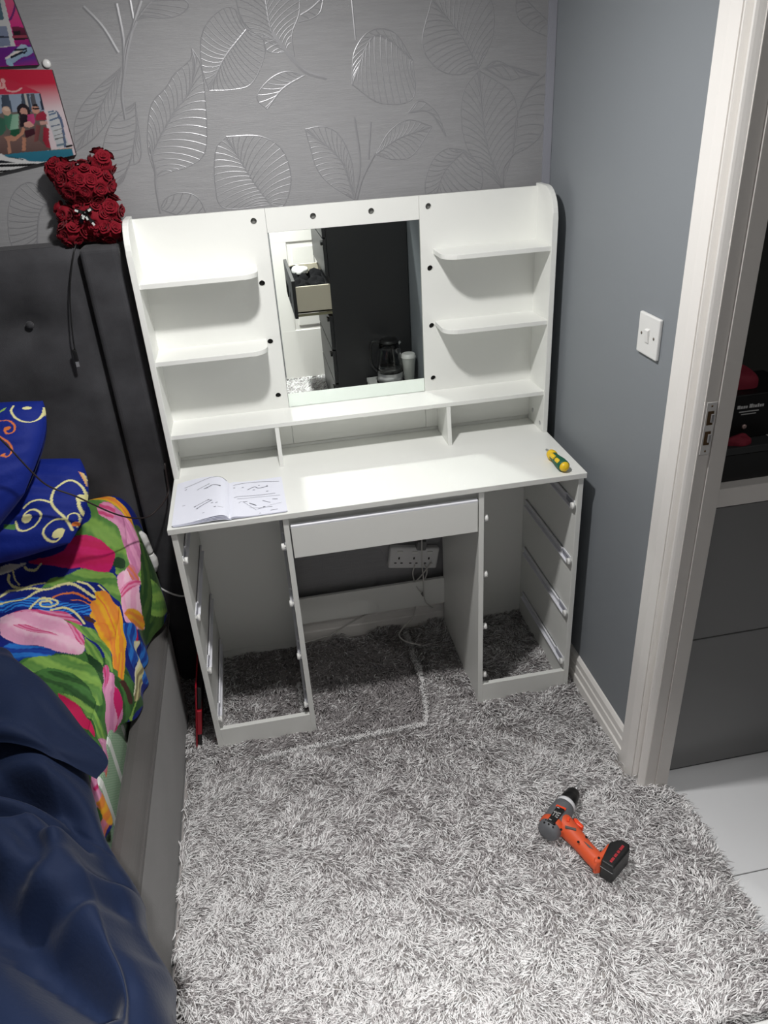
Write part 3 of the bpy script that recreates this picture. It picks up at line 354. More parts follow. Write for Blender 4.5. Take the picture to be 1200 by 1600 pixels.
for k, (w, h) in enumerate([(.007, .008), (.005, .006), (.005, .006), (.004, .006), (.002, 0), (.008, .009), (.003, .007), (.005, .006), (.004, .008), (.005, .006), (.004, .006)]):
    if h: lt.box((.752 + sum(q[0] + .0012 for q in [(.007, 0), (.005, 0), (.005, 0), (.004, 0), (.002, 0), (.008, 0), (.003, 0), (.005, 0), (.004, 0), (.005, 0), (.004, 0)][:k]), -.7356, 1.036), (.752 + w + sum(q[0] + .0012 for q in [(.007, 0), (.005, 0), (.005, 0), (.004, 0), (.002, 0), (.008, 0), (.003, 0), (.005, 0), (.004, 0), (.005, 0), (.004, 0)][:k]), -.7351, 1.036 + h))
lt.box((.758, -.7356, 1.027), (.806, -.7351, 1.0295)).box((.764, -.7356, 1.021), (.800, -.7351, 1.0230)).build('lettering', LETTER, cs)
MB().lathe([(0, .006), (.003, .006), (.004, .003)], (.776, -.735, .992), (0, -1, 0), 10).build('lock', mat('pale_lock', (190, 165, 160), .4, metal=.5), cs)
REDC = mat('red_cloth', (120, 22, 42), .8, bump=.3, scale=200)
def lump(name, cx, cy, z0, rx, ry, h, m, seed, label, cat):
    r_ = np.random.default_rng(seed); U, V = np.meshgrid(np.linspace(0, 2 * PI, 33), np.linspace(0, 1, 12))
    rr = 1 + .10 * np.sin(3 * U + seed) + .06 * np.sin(5 * U + 2 * seed)
    e = np.sqrt(np.clip(1 - V ** 4, 0, 1))
    mb = MB(); mb.grid(cx + rx * rr * e * np.cos(U), cy + ry * rr * e * np.sin(U), z0 + h * V * (1 + .12 * np.sin(2 * U)))
    return tag(mb.build(name, m), label, cat)
lump('cloth_bundle', .765, -.665, 1.0695, .062, .05, .042, REDC, 3, 'dark red cloth bundle lying on top of the black printed box', 'cloth')
lump('cloth_scrap', .755, -.7555, .9625, .03, .016, .02, REDC, 5, 'small red cloth scrap on the lidded box below the printed box', 'cloth')

# ------------------------------------------------------------------ light switch, sockets
sw = empty('light_switch', (XW, -.606, 1.184), 'white single rocker light switch on the blue grey wall', 'light switch')
MB().box((XW - .009, -.652, 1.138), (XW, -.560, 1.230)).build('face_plate', PLASTIC, sw, .003)
MB().prism([(XW - .009, 1.168), (XW - .0125, 1.170), (XW - .015, 1.197), (XW - .009, 1.200)], 'y', -.614, -.599).build('rocker', PLASTIC, sw, .0008)
for y in (-.634, -.578): MB().lathe([(0, .0035), (.0006, .0035)], (XW - .009, y, 1.184), (-1, 0, 0), 10).build('screw_head', mat('screw_grey', (120, 112, 104), .4, metal=.7) if y < -.6 else bpy.data.materials['screw_grey'], sw)

# tilted extension socket on the wall under the desk
SOCK = mat('socket_plastic', (226, 226, 226), .35)
so = empty('extension_socket', (.156, YB, .283), 'white three gang socket strip hanging askew under the desk', 'socket')
ca, sa = math.cos(-.172), math.sin(-.172)
def sk(x, z): return (.156 + x * ca - z * sa, .283 + x * sa + z * ca)
def skbox(x0, z0, x1, z1, y0, y1): m_ = MB(); m_.prism([sk(x0, z0), sk(x1, z0), sk(x1, z1), sk(x0, z1)], 'y', y0, y1); return m_
skbox(-.087, -.042, .087, .042, YB - .028, YB - .0005).build('socket_body', SOCK, so, .007, 3)
for k in (-1, 0, 1):
    skbox(k * .053 - .010, .020, k * .053 + .010, .030, YB - .031, YB - .027).build('rocker_switch', PLASTIC, so, .001)
    skbox(k * .053 - .0025, -.004, k * .053 + .0025, .005, YB - .0285, YB - .0275).build('pin_slot', DARK_HOLE, so)
    for d in (-.011, .011): skbox(k * .053 + d - .0042, -.021, k * .053 + d + .0042, -.017, YB - .0285, YB - .0275).build('pin_slot', DARK_HOLE, so)
CABLE = mat('white_cable', (206, 204, 200), .45)
pg = empty('plug', (.20, .01, .34), 'grey plug pushed in at the top of the tilted socket strip', 'plug')
skbox(.000, .040, .034, .075, YB - .045, YB - .012).build('plug_body', mat('grey_plug', (120, 120, 120), .5), pg, .005)
def cable(name, label, pts, r=.0022, m=CABLE, cat='cable', group=None): return tag(MB().tube(pts, r).build(name, m), label, cat, group)

# cables under the desk
cable('charging_cable', 'pale cable looping down from the left of the socket strip', [(.157, .012, .26), (.148, .010, .228), (.152, .006, .195), (.162, -.002, .166), (.173, -.006, .152)])
tag(MB().tube([(.1735, -.0065, .151), (.179, -.008, .138)], .0042).build('cable_plug', mat('grey_cable_end', (120, 118, 116), .5)), 'small grey plug end of the pale cable looping by the socket', 'plug')
cable('mains_cable', 'pale cable running straight down the socket front to the baseboard', [(.181, -.008, .372), (.178, -.010, .275), (.180, -.012, .222), (.182, -.011, .126), (.202, -.006, .089), (.2165, .018, .062)])
cable('crossing_cable', 'pale cable crossing diagonally from the right end of the socket', [(.216, .008, .262), (.181, .004, .221), (.151, -.003, .197)])
cable('short_cable', 'short pale cable curving below the middle of the socket', [(.191, .012, .255), (.199, .010, .224), (.186, .012, .181), (.182, .016, .15)])
cable('floor_cable', 'white cable curling onto the rug from behind the desk rail', [(.158, .020, .16), (.155, .016, .10), (.138, -.01, .055), (.093, -.030, .026), (.075, -.062, .022), (.093, -.10, .022), (.136, -.129, .022)], .003)
cable('trailing_cable', 'white cable trailing along the baseboard at the left under the desk', [(-.262, -.004, .012), (-.20, .008, .012), (-.151, .014, .018), (-.10, .022, .04), (-.045, .022, .066), (.0, .022, .085)], .0025)

# ------------------------------------------------------------------ dressing table
DT = empty('dressing_table', (0, -.2, FLOOR), 'white half assembled dressing table with mirror and empty drawer bays', 'dressing table')
L, R, T, H, Z0 = -.561, .561, .015, .76, FLOOR + .002
def board(name, a, b, m=WHITE, parent=DT, bevel=.0008): return MB().box(a, b).build(name, m, parent, bevel)
board('desktop', (L, -.421, H - .016), (R, .012, H), bevel=.0012)
for x in (-.555, -.271, .257, .540): board('side_panel', (x, -.415, Z0), (x + T, .012, H - .016))
for a, b in ((-.540, -.271), (.272, .540)):
    board('plinth', (a, -.415, Z0), (b, -.400, .062)); board('rear_rail', (a, .004, Z0), (b, .012, .026)); board('bay_back', (a, .001, .028), (b, .006, H - .016))
board('modesty_rail', (-.256, .000, .091), (.257, .012, .196))
board('desk_rail', (-.256, -.395, .700), (.257, -.380, H - .016))
DRAWER = board('drawer', (-.246, -.400, .640), (.247, -.02, .648))
board('drawer_front', (-.2525, -.4185, .622), (.2535, -.4035, .7145), parent=DRAWER)
board('drawer_side', (-.246, -.4035, .640), (-.234, -.02, .705), parent=DRAWER); board('drawer_side', (.235, -.4035, .640), (.247, -.02, .705), parent=DRAWER)
mb = MB(); mb.prism([(-.4185, .7147), (-.4185, .7195), (-.4165, .7215), (-.4065, .7215), (-.4035, .7147)], 'x', -.2525, .2535); mb.build('drawer_pull', WHITE_METAL, DRAWER, .0006)
# hutch
side = [(.012, H), (-.124, H), (-.124, 1.375)] + [(-.124 + .076 * (1 - math.cos(a)), 1.375 + .078 * math.sin(a)) for a in np.linspace(0, PI / 2, 10)] + [(.012, 1.453)]
for x in (L, R - T): mb = MB(); mb.prism(side, 'x', x, x + T); mb.build('hutch_side', WHITE, DT, .0015, 2, .5)
def holed(name, x0, x1, z0, z1, holes, y0=0.0, y1=.010):
    bm = bmesh.new(); E = []
    def loop(pts):
        v = [bm.verts.new((x, y0 - ORIGIN[DT.name][1], z - ORIGIN[DT.name][2])) for x, z in pts]; E.extend(bm.edges.new((v[i], v[(i + 1) % len(v)])) for i in range(len(v)))
    loop([(x0, z0), (x1, z0), (x1, z1), (x0, z1)])
    for hx, hz in holes: loop([(hx + .0082 * math.cos(a), hz + .0082 * math.sin(a)) for a in np.linspace(0, 2 * PI, 20, endpoint=False)])
    bmesh.ops.triangle_fill(bm, use_beauty=True, use_dissolve=False, edges=E, normal=(0, -1, 0))
    g = bmesh.ops.extrude_face_region(bm, geom=bm.faces[:]); bmesh.ops.translate(bm, verts=[q for q in g['geom'] if isinstance(q, bmesh.types.BMVert)], vec=(0, y1 - y0, 0))
    bmesh.ops.recalc_face_normals(bm, faces=bm.faces[:]); me = bpy.data.meshes.new(name); bm.to_mesh(me); bm.free()
    o = bpy.data.objects.new(name, me); COL.objects.link(o); me.materials.append(WHITE); o.parent = DT; ORIGIN[o.name] = ORIGIN[DT.name]; return o
MX0, MX1, MZ0, MZ1 = -.2055, .2095, .893, 1.3855
HL = [(-.238, 1.417), (-.2375, 1.256), (-.236, 1.093), (-.2335, .931)]; HR = [(.236, 1.417), (.2365, 1.253), (.237, 1.089), (.2375, .929)]; HC = [(-.080, 1.417), (.078, 1.417)]
holed('back_board', L + T, MX0 - .0008, .772, 1.446, HL); holed('back_board', MX1 + .0008, R - T, .772, 1.446, HR); holed('back_board', MX0, MX1, MZ1, 1.446, HC)
board('lower_back_board', (MX0, .0, .772), (MX1, .010, MZ0 - .004))
board('back_strip', (L + T, .003, H), (R - T, .011, .7702))
board('mirror_backing', (MX0, .006, MZ0 - .003), (MX1, .010, MZ1)); 
MB().box((MX0 + .0005, .001, MZ0 - .002), (MX1 - .0005, .0055, MZ1 - .0005)).build('mirror', MIRROR, DT)
for hx, hz in HL + HR + HC: MB().lathe([(0, .0105), (.004, .0105), (.004, .0125), (.010, .0125)], (hx, .0105, hz), (0, 1, 0), 14).build('bulb_socket', DARK_HOLE if hz < 1.4 else mat('lit_hole_grey', (120, 120, 118), .5) if 'lit_hole_grey' not in bpy.data.materials else bpy.data.materials['lit_hole_grey'], DT)  # shade in side holes and lit wall in top ones put into the colour
def shelf(s, z):
    a = [s * (.246 + .045 * (1 - math.sin(t))) for t in np.linspace(0, PI / 2, 9)]; b = [-.120 + .045 * (1 - math.cos(t)) for t in np.linspace(0, PI / 2, 9)]
    pts = [(s * .546, 0), (s * .546, -.120)] + [(s * (.246 + .045 * (1 - math.sin(t))), -.120 + .045 * (1 - math.cos(t))) for t in np.linspace(0, PI / 2, 9)] + [(s * .246, 0)]
    mb = MB(); mb.prism(pts, 'z', z - .0125, z); mb.build('shelf', WHITE, DT, .0008)
for s in (-1, 1):
    for z in (1.305, 1.103): shelf(s, z)
board('long_shelf', (L + T, -.118, .878), (R - T, 0, .8905))
for x in (-.2575, .2475):
    mb = MB(); mb.prism([(0, H), (-.131, H), (-.117, .878), (0, .878)], 'x', x, x + .012); mb.build('divider', WHITE, DT, .0008)
for x, sg in ((R - T, -1), (L + T, 1)):
    for y, z in ((-.035, .800), (-.100, .783)): MB().lathe([(0, .007), (.0012, .007), (.0012, .005)], (x, y, z), (sg, 0, 0), 14).build('cam_fitting', CHROME, DT)
ROLL = mat('white_nylon', (240, 240, 238), .35)
for face, sg in ((-.540, 1), (-.271, -1), (.272, 1), (.540, -1)):
    for z in (.655, .470, .283, .096):
        y0 = -.402
        mb = MB(); pr = [(face, z - .014), (face + sg * .002, z - .014), (face + sg * .002, z + .009), (face + sg * .009, z + .009), (face + sg * .009, z + .005), (face + sg * .011, z + .005), (face + sg * .011, z + .011), (face, z + .011)]
        pr2 = [(face, z - .014), (face + sg * .010, z - .014), (face + sg * .010, z - .011), (face + sg * .002, z - .011), (face + sg * .002, z + .011), (face, z + .011)]
        mb.prism(pr2, 'y', y0, -.03); mb.prism([(face, z + .007), (face + sg * .007, z + .007), (face + sg * .007, z + .011), (face, z + .011)], 'y', y0 + .055, -.03)
        rail = mb.build('slide_rail', WHITE_METAL, DT)
        MB().lathe([(0, .004), (.004, .004), (.004, .0095), (.012, .0095), (.012, .004)], (face + sg * .0005, y0 - .004, z), (sg, 0, 0), 16).build('roller', ROLL, rail)
        MB().box((face + sg * .002, y0 + .012, z - .009), (face + sg * .0032, y0 + .052, z + .006)).build('stop_plate', mat('zinc_plate', (165, 166, 178), .4, metal=.4) if 'zinc_plate' not in bpy.data.materials else bpy.data.materials['zinc_plate'], rail)

# ------------------------------------------------------------------ things on the desk
bk = empty('instruction_booklet', (-.404, -.312, H), 'open white instruction booklet with line drawings lying on the desktop', 'booklet')
def page_z(x, lift=1.0):
    d = abs(x + .4035)
    return .0022 + lift * (.017 * (d / .02) * math.exp(1 - d / .02) * .55 + .006 * math.exp(-((d - .05) / .05) ** 2)) if x < -.4035 else .0022 + lift * .0045 * (d / .012) * math.exp(1 - d / .012)
def page(name, quad, lift, dz, curl=0.0, fan=0.0):
    (x0, y0), (x1, y1), (x2, y2), (x3, y3) = quad; U, V = np.meshgrid(np.linspace(0, 1, 26), np.linspace(0, 1, 8))
    X = (x0 * (1 - U) + x1 * U) * (1 - V) + (x3 * (1 - U) + x2 * U) * V; Y = (y0 * (1 - U) + y1 * U) * (1 - V) + (y3 * (1 - U) + y2 * U) * V
    if x0 < -.5: Y = Y + V * .030 * np.sin(PI * np.clip(U, 0, 1)) ** .8
    Z = np.vectorize(lambda x: page_z(x, lift))(X) + H + dz + fan * (1 - V)
    mb = MB(); mb.grid(X, Y, Z); return mb.build(name, PAPER, bk)
LPG = ((-.548, -.412), (-.4035, -.414), (-.4025, -.212), (-.540, -.152)); LPG = ((-.549, -.410), (-.4035, -.413), (-.4045, -.208), (-.548, -.168))
RPG = ((-.4035, -.413), (-.2545, -.411), (-.2575, -.202), (-.4045, -.208))
for k in range(4): page('page', LPG if k == 3 else tuple((a + .0015 * (3 - k), b - .0015 * (3 - k) if b < -.3 else b) for a, b in LPG), .4 + .2 * k, .0007 * k, fan=0)
for k in range(3): page('page', RPG if k == 2 else tuple((a - .0015 * (2 - k), b - .001 * (2 - k) if b < -.3 else b) for a, b in RPG), .4 + .3 * k, .0006 * k)
pr = MB()
for P, w in BOOKLET_LINES:
    q = smooth_line([(a / 1000, b / 1000) for a, b in P], 5)
    pr.ribbon([(a, b, H + page_z(a, 1.0) + (.0027 if a < -.4035 else .0019)) for a, b in q], w * .00030, (0, 0, 1))
tag(pr.build('printed_drawing', INK, bk), 'thin grey printed assembly drawings', None, kind='stuff')

sd = empty('screwdriver', (.50, -.36, H), 'stubby green and yellow screwdriver lying near the right desk edge', 'screwdriver')
GREEN = mat('green_rubber', (16, 92, 66), .5); YEL = mat('yellow_plastic', (246, 204, 40), .4)
so_, ax_ = Vector((.503, -.3985, H + .0165)), Vector((-.004, .1, -.0005)); an = ax_.normalized()
MB().lathe([(0, .0155), (.006, .0162), (.025, .0162), (.045, .0140), (.060, .0122), (.072, .0125)], so_, ax_, 22).build('handle', GREEN, sd)
MB().lathe([(-.0125, .0), (-.0118, .005), (-.009, .0095), (-.005, .0125), (0, .0142), (.003, .0148)], so_, ax_, 22).build('end_cap', YEL, sd)
MB().lathe([(.070, .0128), (.076, .0142), (.086, .0142), (.092, .0125), (.095, .006)], so_, ax_, 22).build('collar', YEL, sd)
MB().lathe([(.094, .0042), (.112, .0042), (.113, .0032), (.121, .0030)], so_, ax_, 12).build('blade', CHROME, sd)
for d0, d1, up in ((.012, .034, .0128), (.042, .072, .0095)):
    q = so_ + an * ((d0 + d1) / 2) + Vector((-.0095, 0, .0085)); mb = MB(); mb.lathe([(-(d1 - d0) / 2, .004), (-(d1 - d0) / 2 + .003, .0068), ((d1 - d0) / 2 - .003, .0064), ((d1 - d0) / 2, .004)], q, ax_, 10); mb.build('grip_inset', YEL, sd)

# ------------------------------------------------------------------ bed
bed = empty('upholstered_bed', (-1.4, -1.0, FLOOR), 'dark grey velvet upholstered bed with tall buttoned headboard', 'bed')
xs = np.linspace(-2.25, -.684, 90); zs = np.linspace(.15, 1.402, 72); X, Z = np.meshgrid(xs, zs)
BT = [(-.849 - .36 * k + (0.18 if r_ % 2 else 0) * -1, 1.217 - .24 * r_) for k in range(4) for r_ in range(3)]
Y = np.full_like(X, -.062)
for bx_, bz_ in BT:
    d = np.hypot(X - bx_, Z - bz_); Y += .022 * np.exp(-(d / .035) ** 2) + .006 * np.exp(-(d / .09) ** 2)
for bx_, bz_ in BT[::3]: Y += .006 * np.exp(-((Z - bz_) / .008) ** 2) * (X < bx_)
edge = np.minimum(np.minimum(X + 2.25, -.684 - X), 1.402 - Z); Y += .03 * np.clip(1 - edge / .03, 0, 1) ** 2
Y += .0025 * np.sin(9 * X + 5 * Z) * np.sin(7 * Z - 4 * X)
mb = MB(); mb.grid(X, Y, Z); mb.box((-2.25, -.034, FLOOR), (-.684, .042, 1.402))
mb.build('headboard', DIMMED_VELVET, bed)
for bx_, bz_ in BT:
    if bz_ > .7: MB().lathe([(0, .010), (.004, .0095), (.0065, .006), (.0075, .001)], (bx_, -.046, bz_), (0, -1, 0), 16).build('button', DIMMED_VELVET, bed)
mb = MB(); mb.box((-.680, -.078, FLOOR), (-.584, .042, 1.398)); mb.build('headboard_wing', DIMMED_VELVET, bed, .014, 4)
rp = [(-.655, FLOOR + .002), (-.648, .325), (-.652, .338), (-.664, .352), (-.690, .357), (-.716, .352), (-.720, .1), (-.720, FLOOR + .002)]
mb = MB(); mb.prism(rp, 'y', -2.3, -.235); mb.build('side_rail', VELVET, bed, .010, 3)
MB().tube([(-.6515, -2.29, .338), (-.6505, -1.2, .338), (-.651, -.25, .338), (-.662, -.2345, .345), (-.690, -.233, .352)], .0028, 6).build('piping', VELVET, bed)
MB().box((-2.2, -2.3, FLOOR + .002), (-.725, -.08, .20)).build('bed_base', DIMMED_VELVET, bed, .01)
PLAID = mat('green_plaid_cotton', (176, 196, 172), .8, bump=.2, scale=500); nt = PLAID.node_tree
tc = nt.nodes.new('ShaderNodeTexCoord'); acc = None
for scl, dirn, rgb in ((40, 'Y', (140, 178, 142)), (40, 'Z', (140, 178, 142)), (2.6, 'Y', (232, 236, 230))):
    w = nt.nodes.new('ShaderNodeTexWave'); w.bands_direction = dirn; w.inputs['Scale'].default_value = scl; nt.links.new(tc.outputs['Object'], w.inputs['Vector'])
    rp_ = nt.nodes.new('ShaderNodeMath'); rp_.operation = 'GREATER_THAN'; rp_.inputs[1].default_value = .62 if scl > 10 else .92; nt.links.new(w.outputs['Fac'], rp_.inputs[0])
    mx = nt.nodes.new('ShaderNodeMix'); mx.data_type = 'RGBA'; nt.links.new(rp_.outputs[0], mx.inputs['Factor']); mx.inputs['B'].default_value = lin(rgb) + (1,)
    if acc: nt.links.new(acc, mx.inputs['A'])
    else: mx.inputs['A'].default_value = lin((186, 204, 184)) + (1,)
    acc = mx.outputs['Result']
nt.links.new(acc, nt.nodes['Principled BSDF'].inputs['Base Color'])
mt = MB().box((-2.15, -2.2, .202), (-.728, -.075, .455)).build('mattress', PLAID, None, .03, 4); tag(mt, 'mattress in green plaid cotton seen between floral cover and bed rail', 'mattress')

S_, T_ = np.meshgrid(np.r_[np.linspace(0, .75, 270, endpoint=False), np.linspace(.75, 1, 80)], np.linspace(0, 1, 560))
x, y, z, A, B = sheet_surface(S_, T_)
mb = MB(); mb.grid(x, y, z); cover = mb.build('bed_cover', COVER)
C = paint(np.stack([A.ravel(), B.ravel()], -1) * 1000, COVER_PRINT, (8, 30, 122)); set_print(cover, C)
tag(cover, 'bright blue cotton bed cover printed with large tulips and green leaves', 'bed cover')
def pillow(name, C4, T, prt, label, grp):
    s, t = np.meshgrid(np.linspace(0, 1, 300), np.linspace(0, 1, 190)); mb = MB(); n0 = s.size
    x, y, z, A, B = pillow_surface(s, t, C4, T); mb.grid(x, y, z)
    x2, y2, z2, _, _ = pillow_surface(s[::6, ::6], t[::6, ::6], C4, T, -1); mb.grid(x2[:, ::-1], y2[:, ::-1], z2[:, ::-1])
    o = mb.build(name, COVER); Cc = paint(np.stack([A.ravel(), B.ravel()], -1) * 1000, prt, (6, 34, 128), streak=False)
    set_print(o, np.vstack([Cc, np.tile(np.array(lin((6, 34, 128))), (x2.size, 1))])); return tag(o, label, 'pillow', grp)
pillow('pillow', PILLOW_UP, .075, UPPER_PILLOW_PRINT, 'upper blue pillow with brown and cream scrolls leaning on the headboard', 'blue scroll pillows on the bed')
pillow('pillow', PILLOW_LOW, .07, LOWER_PILLOW_PRINT, 'lower blue pillow with cream spirals lying under the leaning pillow', 'blue scroll pillows on the bed')

# navy blanket: rows from its head end to the foot, each running from the far side to the right edge and down over it
rows = [  # (y left, z left), crest (x, y, z), right edge (x, y, z), hem (x, y, z)
 ((-.52, .565), (-.98, -.62, .585), (-.905, -.665, .570), (-.880, -.680, .53)),
 ((-.60, .60), (-.92, -.74, .600), (-.845, -.745, .575), (-.822, -.760, .53)),
 ((-.70, .62), (-.88, -.86, .610), (-.770, -.880, .570), (-.748, -.885, .51)),
 ((-.85, .63), (-.84, -.98, .605), (-.722, -1.010, .555), (-.702, -1.015, .48)),
 ((-1.00, .64), (-.80, -1.10, .610), (-.690, -1.120, .550), (-.668, -1.125, .46)),
 ((-1.12, .64), (-.76, -1.20, .615), (-.645, -1.215, .550), (-.620, -1.220, .45)),
 ((-1.25, .65), (-.70, -1.31, .625), (-.600, -1.310, .560), (-.576, -1.312, .45)),
 ((-1.38, .65), (-.66, -1.41, .635), (-.568, -1.405, .570), (-.545, -1.405, .45)),
 ((-1.50, .65), (-.62, -1.51, .640), (-.536, -1.500, .575), (-.514, -1.500, .45)),
 ((-1.75, .64), (-.60, -1.76, .640), (-.520, -1.750, .570), (-.500, -1.750, .44)),
 ((-2.05, .63), (-.62, -2.06, .620), (-.540, -2.050, .560), (-.520, -2.050, .43))]
VALLEYS = [([(-0.95, -1.04), (-0.849, -1.05), (-0.79, -1.064), (-0.744, -1.094), (-0.692, -1.169), (-0.634, -1.241)], 0.04, 0.022), ([(-0.93, -1.12), (-0.829, -1.131), (-0.753, -1.135), (-0.712, -1.178)], 0.03, 0.016), ([(-0.86, -1.25), (-0.784, -1.311), (-0.712, -1.383), (-0.655, -1.443), (-0.603, -1.498)], 0.045, 0.03), ([(-0.748, -1.208), (-0.732, -1.261), (-0.743, -1.281)], 0.02, 0.02), ([(-0.618, -1.32), (-0.671, -1.352), (-0.718, -1.352)], 0.015, 0.016), ([(-0.67, -1.239), (-0.61, -1.311), (-0.568, -1.385)], 0.014, 0.018)]
G = []
for (yl, zl), c_, e_, h_ in rows: G.append([(-1.75, yl, zl), (-1.35, (yl + c_[1]) / 2, (zl + c_[2]) / 2), c_, tuple(.45 * p + .55 * q + d for p, q, d in zip(c_, e_, (0, 0, .010))), tuple(p + d for p, d in zip(e_, (-.006, 0, -.006))), tuple((p + q) / 2 + d for p, q, d in zip(e_, h_, (.008, 0, 0))), h_])
G = np.array(G); nu, nv = 110, 190
def cr(P, n):  # resample control rows smoothly
    k = np.linspace(0, len(P) - 1, n); E = np.concatenate([[2 * P[0] - P[1]], P, [2 * P[-1] - P[-2]]]); i = np.minimum(k.astype(int), len(P) - 2); t = (k - i).reshape((-1,) + (1,) * (P.ndim - 1))
    a, b, c, d = E[i], E[i + 1], E[i + 2], E[i + 3]; return .5 * (2 * b + (c - a) * t + (2 * a - 5 * b + 4 * c - d) * t * t + (3 * b - a - 3 * c + d) * t ** 3)
Gs = cr(G, nv); Gs = np.swapaxes(cr(np.swapaxes(Gs, 0, 1), nu), 0, 1)
for _ in range(70): Gs[:, 1:-1] = (Gs[:, :-2] + 2 * Gs[:, 1:-1] + Gs[:, 2:]) / 4
def ridge(v): return np.abs(np.sin(v)) ** .7
Xb, Yb, Zb = Gs[..., 0], Gs[..., 1], Gs[..., 2].copy()
un = np.linspace(0, 1, nu)[None, :]; w_ = np.clip((1 - un) * 2.2, 0, 1); w_ = w_ * w_ * (3 - 2 * w_) * .85 + .15
q1 = 9 * (Yb + .45 * Xb) + .9 * np.sin(5 * Xb + 2 * Yb); q2 = 17 * (Yb - .2 * Xb) + 1.5 * np.sin(7 * Xb)
Zb = Zb + w_ * (.040 * ridge(q1) - .022 + .014 * np.sin(q2) + .006 * np.sin(31 * (Yb + .9 * Xb) + 2 * np.sin(9 * Xb)))
for P_, dp, wd in VALLEYS:
    dv = seg_dist(Xb.ravel(), Yb.ravel(), smooth_line(P_, 5)).reshape(Xb.shape); Zb -= dp * np.exp(-(dv / wd) ** 2); Zb += dp * .5 * np.exp(-((dv - 2.2 * wd) / wd) ** 2)
Xb = Xb + (1 - w_) * .012 * np.sin(26 * Yb + 2 * np.sin(9 * Yb))
mb = MB(); mb.grid(Xb, Yb, Zb)
# turned-over corner lying on top
fl = np.array([[(-1.45, -.50, .60), (-1.0, -.60, .615), (-.905, -.668, .585), (-.87, -.70, .555)],
               [(-1.42, -.60, .66), (-.97, -.71, .655), (-.855, -.745, .625), (-.800, -.785, .57)],
               [(-1.38, -.72, .67), (-.92, -.83, .660), (-.800, -.86, .620), (-.732, -.885, .56)],
               [(-1.34, -.82, .66), (-.88, -.93, .650), (-.760, -.955, .605), (-.682, -.960, .545)],
               [(-1.32, -.85, .635), (-.87, -.955, .625), (-.765, -.985, .590), (-.700, -1.000, .535)]])
fs = cr(fl, 60); fs = np.swapaxes(cr(np.swapaxes(fs, 0, 1), 60), 0, 1)
fz = fs[..., 2] + .006 * np.abs(np.sin(31 * fs[..., 0] + 24 * fs[..., 1] + 1.8 * np.sin(13 * fs[..., 1]))) ** .8 + .004 * np.sin(58 * fs[..., 1] + 21 * fs[..., 0] + 2 * np.sin(17 * fs[..., 0])) + .007 * np.sin(22 * fs[..., 1] + 9 * fs[..., 0]) + .004 * np.sin(40 * fs[..., 0] - 11 * fs[..., 1])
mb.grid(fs[..., 0], fs[..., 1], fz)
tag(mb.build('blanket', NAVY), 'rumpled navy blue blanket with a turned corner covering the foot of the bed', 'blanket')

# cables and adapter around the headboard
cable('phone_cable', 'thin brown cable running across the blue pillows to the bed wing', [(-.93, -.42, 1.13), (-.885, -.40, 1.047), (-.852, -.36, .936), (-.83, -.34, .885), (-.779, -.33, .845), (-.748, -.31, .806), (-.708, -.29, .762), (-.675, -.25, .721), (-.645, -.20, .691), (-.619, -.17, .694), (-.597, -.13, .703), (-.586, -.10, .72), (-.582, -.09, .80)], .0022, mat('brown_cable', (46, 38, 38), .5))
uc = empty('usb_cable', (-.72, -.075, 1.3), 'thin black cable with a metal plug hanging down the headboard', 'cable')
BLK = mat('black_cable', (16, 16, 17), .5)
MB().tube([(-.682, -.02, 1.408), (-.687, -.066, 1.400), (-.711, -.078, 1.336), (-.728, -.080, 1.274), (-.742, -.082, 1.192), (-.747, -.080, 1.15)], .0018).build('lead', BLK, uc)
MB().box((-.7535, -.086, 1.118), (-.7435, -.079, 1.150)).build('plug_grip', BLK, uc, .002); MB().box((-.7525, -.085, 1.104), (-.7445, -.081, 1.118)).build('metal_plug', CHROME, uc)
ad = empty('power_adapter', (-.68, -.12, .53), 'white plastic adapter with white lead hung beside the headboard wing', 'adapter')
MB().tube([(-.690, -.125, .606), (-.684, -.125, .590), (-.678, -.128, .560), (-.673, -.128, .535)], [.008, .013, .012, .010], 10).build('upper_body', PLASTIC, ad)
MB().tube([(-.673, -.128, .530), (-.671, -.128, .512), (-.672, -.128, .490), (-.675, -.128, .470)], [.010, .015, .015, .009], 10).build('lower_body', PLASTIC, ad)
MB().tube([(-.676, -.128, .470), (-.674, -.128, .427), (-.662, -.126, .397), (-.611, -.122, .361), (-.57, -.06, .34)], .003, 7).build('lead', PLASTIC, ad)
rc = empty('flat_case', (-.605, -.25, FLOOR), 'red and black flat case standing on edge between bed and dressing table', 'case')
REDP = mat('red_plastic', (168, 18, 40), .4)
def lean(a, b, y0, y1, z0, z1, name, m):  # slab leaning towards the table
    mb = MB(); k = .16; mb.prism([(a + k * z0, z0), (b + k * z0, z0), (b + k * z1, z1), (a + k * z1, z1)], 'y', y0, y1); return mb.build(name, m, rc, .002)
lean(-.622, -.617, -.400, -.06, FLOOR + .004, .225, 'cover_sheet', REDP); lean(-.6165, -.604, -.394, -.06, FLOOR + .004, .215, 'inner_body', BLACK); lean(-.6175, -.6035, -.402, -.350, .045, .135, 'corner_clasp', REDP)

